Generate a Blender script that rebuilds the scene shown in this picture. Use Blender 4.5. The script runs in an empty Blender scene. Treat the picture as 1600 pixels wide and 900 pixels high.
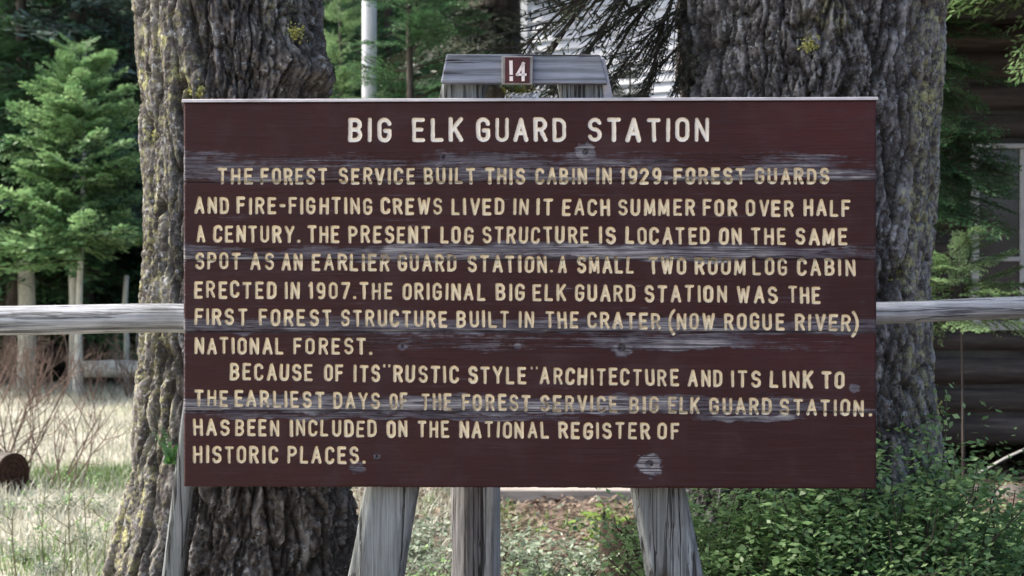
import bpy, math, random
import numpy as np
from mathutils import Vector, Matrix

S = bpy.context.scene
COL = S.collection
R = math.radians
rng = np.random.default_rng(7)
random.seed(7)

# ------------------------------------------------------------------ camera, sky, sun, exposure
CAMZ = 1.45
F = 800 / math.tan(R(20))
cam_d = bpy.data.cameras.new("camera")
cam = bpy.data.objects.new("camera", cam_d); COL.objects.link(cam)
cam.location = (0, 0, CAMZ); cam.rotation_euler = (R(90), 0, 0)
cam_d.sensor_width = 36; cam_d.lens = 18 / math.tan(R(20))
cam_d.clip_start = 0.05; cam_d.clip_end = 1500
cam_d.dof.use_dof = True; cam_d.dof.focus_distance = 3.72; cam_d.dof.aperture_fstop = 6.3
S.camera = cam

SUN = Vector((-0.66, 0.12, 0.78)).normalized()
w = bpy.data.worlds.new("World"); S.world = w; w.use_nodes = True
nt = w.node_tree; bg = nt.nodes["Background"]
sky = nt.nodes.new("ShaderNodeTexSky"); sky.sky_type = 'NISHITA'; sky.sun_disc = False
sky.sun_elevation = math.asin(SUN.z); sky.sun_rotation = math.atan2(SUN.x, SUN.y)
sky.air_density = 1.0; sky.dust_density = 4.0; sky.ozone_density = 1.0
nt.links.new(sky.outputs[0], bg.inputs[0]); bg.inputs[1].default_value = 0.15
sd = bpy.data.lights.new("sun", 'SUN'); sd.energy = 2.6; sd.angle = R(6); sd.color = (1, .95, .87)
so = bpy.data.objects.new("sun", sd); COL.objects.link(so)
so.rotation_euler = (-SUN).to_track_quat('-Z', 'Y').to_euler(); so.location = (-20, 10, 30)
S.view_settings.view_transform = 'Standard'; S.view_settings.look = 'None'
S.view_settings.gamma = 1; S.view_settings.use_curve_mapping = False
S.view_settings.exposure = 1.42

def at(px, py, Y):
    """point at depth Y seen at photo pixel px, py"""
    return Vector(((px - 800) / F * Y, Y, CAMZ - (py - 450) / F * Y))
def gx(px, Y): return (px - 800) / F * Y
def gz(py, Y): return CAMZ - (py - 450) / F * Y

# ------------------------------------------------------------------ noise
_P = np.random.default_rng(3).permutation(256); _P = np.concatenate([_P, _P, _P])
_G = np.random.default_rng(4).normal(size=(256, 3)); _G /= np.linalg.norm(_G, axis=1)[:, None]
def pn(x, y, z=0.0):
    x, y, z = np.broadcast_arrays(np.asarray(x, float), np.asarray(y, float), np.asarray(z, float))
    xi = np.floor(x).astype(int); yi = np.floor(y).astype(int); zi = np.floor(z).astype(int)
    xf, yf, zf = x - xi, y - yi, z - zi
    xi &= 255; yi &= 255; zi &= 255
    f = lambda t: t * t * t * (t * (t * 6 - 15) + 10)
    u, v, ww = f(xf), f(yf), f(zf)
    def g(a, b, c):
        h = _P[_P[_P[(xi + a) & 255] + ((yi + b) & 255)] + ((zi + c) & 255)]
        G = _G[h]
        return G[..., 0] * (xf - a) + G[..., 1] * (yf - b) + G[..., 2] * (zf - c)
    l = lambda a, b, t: a + (b - a) * t
    return l(l(l(g(0,0,0), g(1,0,0), u), l(g(0,1,0), g(1,1,0), u), v),
             l(l(g(0,0,1), g(1,0,1), u), l(g(0,1,1), g(1,1,1), u), v), ww) * 1.4
def fbm(x, y, z=0.0, o=4):
    s = 0; a = 1; t = 0
    for i in range(o):
        s = s + a * pn(np.asarray(x) * 2**i + 17.3 * i, np.asarray(y) * 2**i + 5.1 * i, np.asarray(z) * 2**i); t += a; a *= .5
    return s / t
def sstep(a, b, x): 
    t = np.clip((x - a) / (b - a), 0, 1); return t * t * (3 - 2 * t)
def voro(u, v, nu, seed=0):
    """2D voronoi wrapping in u with nu cells; returns F1, F2, cell random"""
    r = np.random.default_rng(seed); T = r.random((nu, 512, 3))
    iu = np.floor(u).astype(int); iv = np.floor(v).astype(int)
    f1 = np.full(u.shape, 9.); f2 = np.full(u.shape, 9.); cr = np.zeros(u.shape)
    for a in (-1, 0, 1):
        for b in (-1, 0, 1):
            t = T[(iu + a) % nu, (iv + b) % 512]
            d = np.hypot(iu + a + t[..., 0] - u, iv + b + t[..., 1] - v)
            n = d < f1
            f2 = np.where(n, f1, np.minimum(f2, d)); cr = np.where(n, t[..., 2], cr); f1 = np.where(n, d, f1)
    return f1, f2, cr

# ------------------------------------------------------------------ mesh / object helpers
def mesh_np(name, V, polys, mats=(), midx=None, smooth=True, attrs=None):
    """polys: list of int arrays (n,k)"""
    me = bpy.data.meshes.new(name)
    V = np.asarray(V, np.float32)
    me.vertices.add(len(V)); me.vertices.foreach_set("co", V.ravel())
    polys = [np.asarray(p, np.int32) for p in polys if len(p)]
    lv = np.concatenate([p.ravel() for p in polys]); cnt = np.concatenate([np.full(len(p), p.shape[1], np.int32) for p in polys])
    st = np.concatenate([[0], np.cumsum(cnt)[:-1]]).astype(np.int32)
    me.loops.add(len(lv)); me.loops.foreach_set("vertex_index", lv)
    me.polygons.add(len(cnt)); me.polygons.foreach_set("loop_start", st); me.polygons.foreach_set("loop_total", cnt)
    if midx is not None: me.polygons.foreach_set("material_index", np.asarray(midx, np.int32))
    me.polygons.foreach_set("use_smooth", np.full(len(cnt), smooth, bool))
    for m in mats: me.materials.append(m)
    for k, a in (attrs or {}).items():
        at_ = me.attributes.new(k, 'FLOAT', 'POINT'); at_.data.foreach_set("value", np.asarray(a, np.float32))
    me.update(calc_edges=True); me.validate()
    return me
def obj(name, me, parent=None, loc=None):
    o = bpy.data.objects.new(name, me); COL.objects.link(o)
    if parent: o.parent = parent
    if loc is not None: o.location = loc
    return o
def tag(o, label=None, cat=None, group=None, kind=None):
    if label: o["label"] = label
    if cat: o["category"] = cat
    if group: o["group"] = group
    if kind: o["kind"] = kind
    return o
def thing(name, label, cat, loc=(0, 0, 0), rz=0, group=None):
    e = bpy.data.objects.new(name, None); COL.objects.link(e); e.location = loc; e.rotation_euler = (0, 0, rz)
    e.empty_display_size = .1
    return tag(e, label, cat, group)
def copy_tree(o, parent=None):
    c = o.copy(); COL.objects.link(c)
    if parent: c.parent = parent
    for ch in list(o.children): copy_tree(ch, c)
    return c

class MB:
    """collects pieces into one mesh"""
    def __init__(s): s.V = []; s.F = []; s.n = 0
    def add(s, V, F):
        V = np.asarray(V, float); F = [tuple(int(i) + s.n for i in f) for f in F]
        s.V.append(V); s.F += F; s.n += len(V)
    def box(s, lo, hi, M=None):
        x0, y0, z0 = lo; x1, y1, z1 = hi
        V = np.array([(x0,y0,z0),(x1,y0,z0),(x1,y1,z0),(x0,y1,z0),(x0,y0,z1),(x1,y0,z1),(x1,y1,z1),(x0,y1,z1)], float)
        if M is not None: V = np.array([M @ Vector(v) for v in V])
        s.add(V, [(0,3,2,1),(4,5,6,7),(0,1,5,4),(1,2,6,5),(2,3,7,6),(3,0,4,7)])
    def tube(s, P, rad, k=8, cap=True, twist=0):
        P = [Vector(p) for p in P]; n = len(P)
        rad = np.broadcast_to(np.asarray(rad, float), (n,))
        V = []; up = Vector((.31, .17, .93))
        for i, p in enumerate(P):
            d = (P[min(i+1, n-1)] - P[max(i-1, 0)]).normalized()
            a = d.cross(up)
            if a.length < .1: a = d.cross(Vector((1, 0, 0)))
            a.normalize(); b = d.cross(a)
            for j in range(k):
                t = 2 * math.pi * j / k + twist
                V.append(p + (a * math.cos(t) + b * math.sin(t)) * rad[i])
        Fc = []
        for i in range(n - 1):
            for j in range(k):
                j2 = (j + 1) % k
                Fc.append((i*k+j, i*k+j2, (i+1)*k+j2, (i+1)*k+j))
        if cap: Fc += [tuple(range(k))[::-1], tuple(range((n-1)*k, n*k))]
        s.add([tuple(v) for v in V], Fc)
    def build(s, name, mat, parent=None, loc=None, smooth=False, bevel=0, mesh_only=False):
        me = bpy.data.meshes.new(name)
        me.from_pydata(np.concatenate(s.V).tolist(), [], s.F); me.materials.append(mat)
        if smooth:
            me.polygons.foreach_set("use_smooth", np.ones(len(me.polygons), bool))
        me.update()
        if mesh_only: return me
        o = obj(name, me, parent, loc)
        if bevel:
            m = o.modifiers.new("bevel", 'BEVEL'); m.width = bevel; m.segments = 2; m.limit_method = 'ANGLE'
        return o

# ------------------------------------------------------------------ materials
def newmat(name):
    m = bpy.data.materials.new(name); m.use_nodes = True
    t = m.node_tree; b = t.nodes["Principled BSDF"]
    return m, t, b
def nd(t, typ, **kw):
    n = t.nodes.new(typ)
    for k, v in kw.items():
        if k.startswith("i_"):
            key = k[2:]; key = int(key) if key.isdigit() else key.replace("_", " ")
            n.inputs[key].default_value = v
        else: setattr(n, k, v)
    return n
def coords(t, scale=(1, 1, 1), kind="Object"):
    tc = nd(t, "ShaderNodeTexCoord"); mp = nd(t, "ShaderNodeMapping"); mp.inputs["Scale"].default_value = scale
    t.links.new(tc.outputs[kind], mp.inputs[0]); return mp.outputs[0]
def noise(t, vec, scale, detail=5, rough=.6, dist=0):
    n = nd(t, "ShaderNodeTexNoise"); n.inputs["Scale"].default_value = scale; n.inputs["Detail"].default_value = detail
    n.inputs["Roughness"].default_value = rough; n.inputs["Distortion"].default_value = dist
    t.links.new(vec, n.inputs["Vector"]); return n.outputs["Fac"]
def ramp(t, fac, stops):
    n = nd(t, "ShaderNodeValToRGB"); e = n.color_ramp.elements
    while len(e) < len(stops): e.new(.5)
    for el, (p, c) in zip(e, stops):
        el.position = p; el.color = (c, c, c, 1) if isinstance(c, (int, float)) else (*c, 1)
    t.links.new(fac, n.inputs[0]); return n.outputs[0]
def mix(t, fac, a, b, mode='MIX'):
    n = nd(t, "ShaderNodeMix", data_type='RGBA', blend_type=mode)
    for s, v in ((0, fac), (6, a), (7, b)):
        if isinstance(v, (int, float)): n.inputs[s].default_value = v
        elif isinstance(v, tuple): n.inputs[s].default_value = (*v, 1)
        else: t.links.new(v, n.inputs[s])
    return n.outputs[2]
def mth(t, op, a, b=0.0, c=None):
    n = nd(t, "ShaderNodeMath", operation=op)
    for s, v in ((0, a), (1, b)) + (((2, c),) if c is not None else ()):
        if isinstance(v, (int, float)): n.inputs[s].default_value = v
        else: t.links.new(v, n.inputs[s])
    return n.outputs[0]
def attr(t, name):
    n = nd(t, "ShaderNodeAttribute"); n.attribute_name = name; return n.outputs["Fac"]
def bump(t, b, h, strength, dist=.01):
    n = nd(t, "ShaderNodeBump"); n.inputs["Strength"].default_value = strength; n.inputs["Distance"].default_value = dist
    t.links.new(h, n.inputs["Height"]); t.links.new(n.outputs[0], b.inputs["Normal"])
def rough(b, r, spec=.25):
    b.inputs["Roughness"].default_value = r; b.inputs["Specular IOR Level"].default_value = spec

def mat_simple(name, stops, scale=5, stretch=(1,1,1), r=.85, bmp=.3, bdist=.01, detail=6, spec=.2, dist=0):
    m, t, b = newmat(name); v = coords(t, stretch); n = noise(t, v, scale, detail, .65, dist)
    t.links.new(ramp(t, n, stops), b.inputs["Base Color"]); rough(b, r, spec)
    if bmp: bump(t, b, noise(t, v, scale * 2.3, detail, .7, dist), bmp, bdist)
    return m

def mat_leaf(name, dark, light, transl=.35, clump=2.0, tip=None):
    m, t, b = newmat(name)
    t.nodes.remove(b); out = t.nodes["Material Output"]
    geo = nd(t, "ShaderNodeNewGeometry"); oi = nd(t, "ShaderNodeObjectInfo")
    v = coords(t); n = noise(t, v, clump, 3, .6)
    f = mth(t, 'MULTIPLY_ADD', geo.outputs["Random Per Island"], .55, mth(t, 'MULTIPLY_ADD', n, 1.0, -.32))
    f = mth(t, 'ADD', f, mth(t, 'MULTIPLY_ADD', oi.outputs["Random"], .3, -.15))
    c = mix(t, f, dark, light)
    if tip: c = mix(t, attr(t, "tip"), c, tip)
    d = nd(t, "ShaderNodeBsdfDiffuse"); tr = nd(t, "ShaderNodeBsdfTranslucent"); g = nd(t, "ShaderNodeBsdfGlossy")
    g.inputs["Roughness"].default_value = .45
    mx = nd(t, "ShaderNodeMixShader"); mx.inputs[0].default_value = transl
    t.links.new(c, d.inputs[0]); t.links.new(c, tr.inputs[0])
    t.links.new(d.outputs[0], mx.inputs[1]); t.links.new(tr.outputs[0], mx.inputs[2])
    m2 = nd(t, "ShaderNodeMixShader"); m2.inputs[0].default_value = .04
    t.links.new(mx.outputs[0], m2.inputs[1]); t.links.new(g.outputs[0], m2.inputs[2])
    t.links.new(m2.outputs[0], out.inputs[0])
    return m

M = {}
M['fir_dark'] = mat_leaf("fir_dark", (.022, .070, .034), (.095, .195, .090))
M['fir_mid'] = mat_leaf("fir_mid", (.035, .10, .040), (.14, .28, .12))
M['fir_bright'] = mat_leaf("fir_bright", (.12, .26, .10), (.42, .58, .28), .45)
M['fir_blue'] = mat_leaf("fir_blue", (.07, .12, .09), (.20, .28, .23))
M['shrub'] = mat_leaf("shrub_leaf", (.08, .175, .055), (.38, .54, .24), .38, 6)
M['shrub_pale'] = mat_leaf("shrub_pale", (.08, .13, .08), (.36, .42, .30), .3, 6)
M['shrub_lime'] = mat_leaf("shrub_lime", (.10, .18, .03), (.30, .42, .08), .4, 6)
M['fern'] = mat_leaf("fern_leaf", (.03, .11, .02), (.12, .28, .06), .4, 6)
M['needle_dead'] = mat_leaf("old_needles", (.02, .03, .018), (.07, .085, .05), .2)
M['twig'] = mat_simple("dark_twig", [(.3, (.03, .024, .02)), (.7, (.10, .085, .07))], 20, bmp=.2)
M['twig_red'] = mat_simple("dry_twig", [(.3, (.10, .065, .052)), (.7, (.26, .185, .15))], 14, bmp=0)
M['stem'] = mat_simple("weed_stem", [(.3, (.10, .10, .06)), (.7, (.24, .23, .14))], 14, bmp=0)
M['straw'] = mat_leaf("dry_grass", (.21, .215, .15), (.74, .735, .63), .3, 2.5)
M['grass'] = mat_leaf("green_grass", (.07, .13, .03), (.26, .38, .13), .35, 1.0)
M['litter'] = mat_leaf("leaf_litter", (.06, .04, .028), (.34, .27, .20), .1, 3.0)
M['bark_far'] = mat_simple("forest_bark", [(.3, (.035, .028, .024)), (.55, (.10, .085, .075)), (.75, (.17, .155, .14))], 3.0, (5, 5, 1), bmp=.8, bdist=.03)
M['bark_pale'] = mat_simple("pale_bark", [(.3, (.30, .29, .26)), (.6, (.62, .61, .55)), (.8, (.16, .145, .12))], 4.0, (2, 2, 1), bmp=.3)

def mat_bark(name, c_lo, c_hi, c_pl):
    m, t, b = newmat(name); v = coords(t)
    n1 = noise(t, v, 9, 8, .7); n2 = noise(t, v, 46, 6, .75); n3 = noise(t, v, 2.3, 4, .6)
    base = ramp(t, n2, [(.30, c_lo), (.52, c_hi), (.75, c_pl)])
    base = mix(t, ramp(t, n3, [(.35, 0), (.65, .65)]), base, mix(t, n2, (.06, .05, .043), (.19, .16, .14)))
    base = mix(t, ramp(t, attr(t, "flake"), [(.30, .45), (.52, 0)]), base, (.030, .026, .024))
    base = mix(t, ramp(t, attr(t, "flake"), [(.52, 0), (.74, .8)]), base, mix(t, n2, c_hi, tuple(1.25 * k for k in c_pl)))
    # pale grey crustose lichen specks on the raised plates
    lf = mth(t, 'MULTIPLY', ramp(t, noise(t, v, 44, 5, .75), [(.53, 0), (.62, .9)]), ramp(t, n1, [(.42, .1), (.60, .9)]))
    base = mix(t, lf, base, (.52, .53, .53))
    # yellow-green lichen
    yl = mth(t, 'MULTIPLY', attr(t, "lichen"), ramp(t, noise(t, v, 30, 6, .78), [(.49, .0), (.58, 1)]))
    base = mix(t, yl, base, mix(t, n2, (.24, .23, .10), (.62, .60, .30)))
    # crevice shade painted into the bark colour along the furrows
    base = mix(t, mth(t, 'MULTIPLY', attr(t, "furrow"), .80), base, (.022, .018, .015))
    t.links.new(base, b.inputs["Base Color"]); rough(b, .9, .15)
    h = mth(t, 'ADD', mth(t, 'MULTIPLY', n2, .6), mth(t, 'MULTIPLY', noise(t, v, 120, 5, .7), .5))
    bump(t, b, h, .9, .012)
    return m
M['bark_left'] = mat_bark("furrowed_bark", (.040, .035, .033), (.112, .100, .094), (.34, .32, .305))
M['bark_right'] = mat_bark("scaly_bark", (.044, .041, .042), (.138, .129, .130), (.40, .39, .385))

def mat_grey_wood(name, axis=2, tint=(1, 1, 1), crack=1.0):
    m, t, b = newmat(name)
    s = [70, 70, 70]; s[axis] = 2.2
    v = coords(t, tuple(s)); v2 = coords(t)
    n = noise(t, v, 1.0, 7, .7, .4); n2 = noise(t, v2, 6, 4, .6)
    c = ramp(t, n, [(.30, tuple(.06 * k for k in tint)), (.44, tuple(.20 * k for k in tint)), (.58, tuple(.34 * k for k in tint)), (.74, tuple(.50 * k for k in tint))])
    c = mix(t, ramp(t, n2, [(.45, 0), (.75, .6)]), c, (.13, .13, .11))
    s2 = [22, 22, 22]; s2[axis] = .55
    ck = mth(t, 'ABSOLUTE', mth(t, 'SUBTRACT', noise(t, coords(t, tuple(s2)), 1.0, 5, .6, .5), .5))
    ck = ramp(t, ck, [(.0, 1), (.022, 0)])
    kn = nd(t, "ShaderNodeTexVoronoi"); kn.inputs["Scale"].default_value = 1.0
    s3 = [5, 5, 5]; s3[axis] = 2.6
    t.links.new(coords(t, tuple(s3)), kn.inputs["Vector"])
    k_ = ramp(t, kn.outputs["Distance"], [(.03, 1), (.10, 0)])
    c = mix(t, mth(t, 'MULTIPLY', ck, crack), c, (.028, .025, .023)); c = mix(t, mth(t, 'MULTIPLY', k_, crack), c, (.06, .05, .042))
    t.links.new(c, b.inputs["Base Color"]); rough(b, .85, .2)
    bump(t, b, mth(t, 'SUBTRACT', mth(t, 'MULTIPLY', n, .6), mth(t, 'ADD', mth(t, 'MULTIPLY', ck, .9), mth(t, 'MULTIPLY', k_, .4))), 1.0, .008)
    return m
M['wood_z'] = mat_grey_wood("weathered_post_wood", 2, (.68, .72, .72))
M['wood_x'] = mat_grey_wood("weathered_beam_wood", 0, (.74, .80, .96))
M['wood_rough'] = mat_grey_wood("rough_split_post_wood", 2, (.72, .69, .71))
M['wood_light'] = mat_grey_wood("pale_split_post_wood", 2, (1.05, 1.10, 1.20), .6)
M['rail'] = mat_grey_wood("weathered_rail_wood", 0, (1.36, 1.38, 1.44), .35)

def mat_board():
    m, t, b = newmat("painted_sign_board")
    v = coords(t, (3, 3, 40)); vg = coords(t, (1.6, 1.6, 30)); vo = coords(t)
    g = noise(t, v, 1.6, 8, .7, .3); g2 = noise(t, vg, 4.0, 8, .75, .6); bl = noise(t, vo, 3.2, 4, .6)
    paint = mix(t, bl, (.034, .0118, .0112), (.050, .0195, .0182))
    paint = mix(t, attr(t, "red"), paint, (.062, .0185, .0185))
    paint = mix(t, ramp(t, g, [(.52, 0), (.75, .5)]), paint, (.062, .038, .044))
    wood = ramp(t, g2, [(.28, (.020, .014, .017)), (.43, (.066, .056, .068)), (.56, (.125, .115, .132)), (.70, (.34, .32, .32))])
    vf = coords(t, (2.2, 2.2, 150)); gf = noise(t, vf, 1.5, 7, .7, .5)
    wr = mth(t, 'ADD', attr(t, "wear"), mth(t, 'MULTIPLY_ADD', g, 1.1, -.55))
    wr = mth(t, 'ADD', wr, mth(t, 'MULTIPLY_ADD', gf, 1.2, -.60))
    wr = ramp(t, mth(t, 'ADD', wr, mth(t, 'MULTIPLY_ADD', noise(t, vo, 45, 5, .7), .6, -.30)), [(.38, 0), (.56, .75), (.80, 1)])
    # bleached splinters where the wear is worst, and thin drying cracks along the grain
    wood = mix(t, mth(t, 'MULTIPLY', ramp(t, attr(t, "wear"), [(.72, 0), (1.05, 1)]), ramp(t, gf, [(.45, 0), (.58, .85)])), wood, (.40, .38, .37))
    ck = mth(t, 'ABSOLUTE', mth(t, 'SUBTRACT', noise(t, coords(t, (1.3, 1.3, 46)), 1.6, 4, .55, .3), .5))
    ck = mth(t, 'MULTIPLY', ramp(t, ck, [(.0, 1), (.012, 0)]), ramp(t, attr(t, "wear"), [(.15, .15), (.5, .9)]))
    c = mix(t, wr, paint, wood)
    c = mix(t, ck, c, (.018, .013, .013))
    # sun-faded and rain-run stains
    c = mix(t, ramp(t, noise(t, coords(t, (14, 14, 1.2)), 1.0, 5, .6), [(.50, 0), (.72, .35)]), c, (.030, .021, .024))
    c = mix(t, ramp(t, noise(t, vo, 7, 6, .7), [(.50, 0), (.75, .30)]), c, (.085, .060, .064))
    c = mix(t, attr(t, "dirt"), c, (.030, .022, .022))
    t.links.new(c, b.inputs["Base Color"]); rough(b, .7, .16)
    bump(t, b, mth(t, 'SUBTRACT', mth(t, 'ADD', mth(t, 'MULTIPLY', gf, .6), mth(t, 'MULTIPLY', g2, .6)), mth(t, 'ADD', mth(t, 'MULTIPLY', ck, .6), mth(t, 'MULTIPLY', wr, .25))), .8, .004)
    return m
M['board'] = mat_board()
def mat_letter(name, a, c):
    m, t, b = newmat(name); vo = coords(t); v = coords(t, (3, 3, 30))
    n = noise(t, vo, 60, 5, .7); n2 = noise(t, v, 2, 5, .7)
    col = mix(t, n, a, c)
    wr = mth(t, 'ADD', mth(t, 'MULTIPLY', attr(t, "wear"), .40), mth(t, 'ADD', mth(t, 'MULTIPLY_ADD', n2, .9, -.45), mth(t, 'MULTIPLY_ADD', n, .7, -.35)))
    col = mix(t, ramp(t, wr, [(.30, 0), (.60, .85)]), col, mix(t, n2, (.06, .04, .035), (.24, .20, .17)))
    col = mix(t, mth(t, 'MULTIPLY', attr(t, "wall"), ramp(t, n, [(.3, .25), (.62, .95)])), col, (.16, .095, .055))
    t.links.new(col, b.inputs["Base Color"]); rough(b, .7, .2)
    bump(t, b, n, .3, .003)
    return m
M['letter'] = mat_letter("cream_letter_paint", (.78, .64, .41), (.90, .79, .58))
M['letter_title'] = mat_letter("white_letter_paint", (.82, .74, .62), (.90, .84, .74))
M['cap'] = mat_simple("bleached_edge_wood", [(.3, (.28, .26, .27)), (.6, (.52, .49, .50)), (.8, (.22, .20, .2))], 6, (1, 6, 6), bmp=.3)
M['bolt'] = mat_simple("rusty_bolt", [(.4, (.03, .028, .03)), (.7, (.10, .09, .10))], 60, r=.6, bmp=.2)
M['plaque'] = mat_simple("red_plaque_paint", [(.3, (.045, .016, .017)), (.7, (.095, .032, .034))], 30, r=.6, bmp=.2)
M['plaque_edge'] = mat_simple("plaque_frame", [(.3, (.17, .16, .15)), (.7, (.34, .32, .31))], 30, bmp=.2)
M['digit'] = mat_simple("plaque_digit_paint", [(.3, (.70, .58, .55)), (.7, (.85, .78, .74))], 40, r=.6, bmp=0)
M['moss'] = mat_leaf("moss", (.07, .08, .02), (.30, .30, .07), .15, 20)
M['lichen'] = mat_leaf("yellow_lichen", (.22, .22, .05), (.62, .60, .22), .15, 20)
M['white_tuft'] = mat_leaf("white_petal", (.72, .72, .74), (.9, .9, .9), .3, 20)
M['log_wall'] = mat_simple("dark_cabin_log", [(.3, (.024, .020, .018)), (.6, (.070, .060, .055)), (.8, (.14, .125, .115))], 2.0, (1, 8, 8), bmp=.5, bdist=.02)
M['chink'] = mat_simple("old_chinking", [(.3, (.03, .027, .024)), (.7, (.075, .07, .063))], 4, bmp=.4)
M['shingle'] = mat_simple("dark_shingle", [(.3, (.02, .017, .015)), (.7, (.06, .05, .045))], 6, (1, 1, 1), bmp=.6)
M['sash'] = mat_simple("white_sash_paint", [(.3, (.32, .33, .33)), (.7, (.44, .45, .45))], 5, bmp=0)
def mat_pane():
    m, t, b = newmat("dark_window_pane"); v = coords(t)
    t.links.new(ramp(t, noise(t, v, 1.6, 4, .6), [(.35, (.008, .010, .013)), (.7, (.04, .042, .05))]), b.inputs["Base Color"])
    rough(b, .12, .5); bump(t, b, noise(t, v, 3, 2, .5), .04, .02)
    return m
M['pane'] = mat_pane()
M['clap'] = mat_simple("white_clapboard_paint", [(.25, (.34, .34, .35)), (.45, (.66, .66, .67)), (.8, (.76, .76, .77))], 3.0, (1, 1, 8), bmp=.2)
M['pole'] = mat_simple("painted_pole", [(.3, (.50, .51, .55)), (.7, (.72, .73, .77))], 4, (4, 4, .6), r=.5, bmp=.1)
M['cutlog'] = mat_simple("cut_log_bark", [(.3, (.07, .055, .045)), (.7, (.26, .23, .20))], 5, (1, 6, 6), bmp=.8, bdist=.03)
M['cutface'] = mat_simple("cut_log_end", [(.3, (.018, .010, .008)), (.55, (.055, .026, .019)), (.8, (.10, .055, .04))], 7, bmp=.4, dist=1.5)
M['plank_pale'] = mat_simple("pale_beam", [(.3, (.22, .19, .17)), (.7, (.46, .42, .38))], 3, (1, 10, 10), bmp=.4)
M['rot'] = mat_simple("rotten_stump_wood", [(.35, (.022, .016, .012)), (.55, (.085, .062, .046)), (.75, (.26, .21, .18))], 7, (2, 2, .8), bmp=.9, bdist=.03)
M['rock'] = mat_simple("grey_rock", [(.3, (.05, .042, .036)), (.55, (.12, .105, .095)), (.8, (.27, .255, .245))], 8, bmp=.6, bdist=.02)

def mat_cut():
    m, t, b = newmat("cut_log_end"); v = coords(t, (1, 1, 1))
    wv = nd(t, "ShaderNodeTexWave", wave_type='RINGS', rings_direction='X'); wv.inputs["Scale"].default_value = 9; wv.inputs["Distortion"].default_value = 5; wv.inputs["Detail"].default_value = 3
    mp = nd(t, "ShaderNodeMapping"); mp.inputs["Location"].default_value = (0, 0, -.14); t.links.new(v, mp.inputs[0]); t.links.new(mp.outputs[0], wv.inputs["Vector"])
    c = mix(t, wv.outputs["Fac"], (.040, .021, .016), (.066, .036, .028))
    c = mix(t, ramp(t, noise(t, v, 9, 6, .7), [(.45, 0), (.65, .8)]), c, (.022, .015, .012))
    t.links.new(c, b.inputs["Base Color"]); rough(b, .9, .1); bump(t, b, wv.outputs["Fac"], .5, .01)
    return m
M['cutface'] = mat_cut()
def mat_ground():
    m, t, b = newmat("forest_floor"); v = coords(t)
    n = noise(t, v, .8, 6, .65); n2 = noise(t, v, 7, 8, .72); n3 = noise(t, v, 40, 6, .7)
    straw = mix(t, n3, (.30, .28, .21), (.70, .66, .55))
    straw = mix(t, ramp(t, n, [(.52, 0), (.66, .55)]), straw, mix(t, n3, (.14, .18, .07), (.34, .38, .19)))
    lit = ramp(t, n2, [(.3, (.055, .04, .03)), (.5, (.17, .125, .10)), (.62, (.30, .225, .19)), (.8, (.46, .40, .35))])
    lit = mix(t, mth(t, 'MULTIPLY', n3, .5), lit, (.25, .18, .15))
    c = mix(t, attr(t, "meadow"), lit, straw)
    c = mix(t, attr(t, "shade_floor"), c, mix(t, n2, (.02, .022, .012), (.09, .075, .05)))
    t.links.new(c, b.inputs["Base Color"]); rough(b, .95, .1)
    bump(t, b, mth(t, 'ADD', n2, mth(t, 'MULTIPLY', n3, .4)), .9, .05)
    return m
M['ground'] = mat_ground()

# ------------------------------------------------------------------ ground and hill
def ground():
    a = np.concatenate([-np.geomspace(500, 14, 22), np.linspace(-12, 12, 121), np.geomspace(14, 500, 22)])
    bb = np.concatenate([-np.geomspace(300, 2, 14), np.linspace(-1, 26, 136), np.geomspace(27.5, 700, 26)])
    X, Y = np.meshgrid(a, bb, indexing='ij')
    near = np.exp(-((Y - 10) / 25)**2) * np.exp(-(X / 25)**2)
    Z = near * (.07 * fbm(X * .5, Y * .5) + .03 * fbm(X * 2.3, Y * 2.3, 3.3)) 
    Z += .012 * np.clip(Y - 20, 0, 20) + np.clip(Y - 42, 0, 400) * .30 + np.clip(np.abs(X) - 60, 0, 400) * .12   # the wooded slope behind
    n = len(a); k = len(bb); idx = np.arange(n * k).reshape(n, k)
    Fq = np.stack([idx[:-1, :-1], idx[1:, :-1], idx[1:, 1:], idx[:-1, 1:]], -1).reshape(-1, 4)
    jit = .6 * fbm(X * .8, Y * .8, 7)
    edge = -.75 - .03 * (Y - 7)
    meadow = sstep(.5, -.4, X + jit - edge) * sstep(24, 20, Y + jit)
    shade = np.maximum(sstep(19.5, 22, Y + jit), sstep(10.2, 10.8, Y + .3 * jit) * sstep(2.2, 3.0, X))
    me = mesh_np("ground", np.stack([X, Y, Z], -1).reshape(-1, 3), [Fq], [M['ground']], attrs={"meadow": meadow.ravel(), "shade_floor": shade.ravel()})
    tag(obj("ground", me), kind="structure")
ground()

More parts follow.
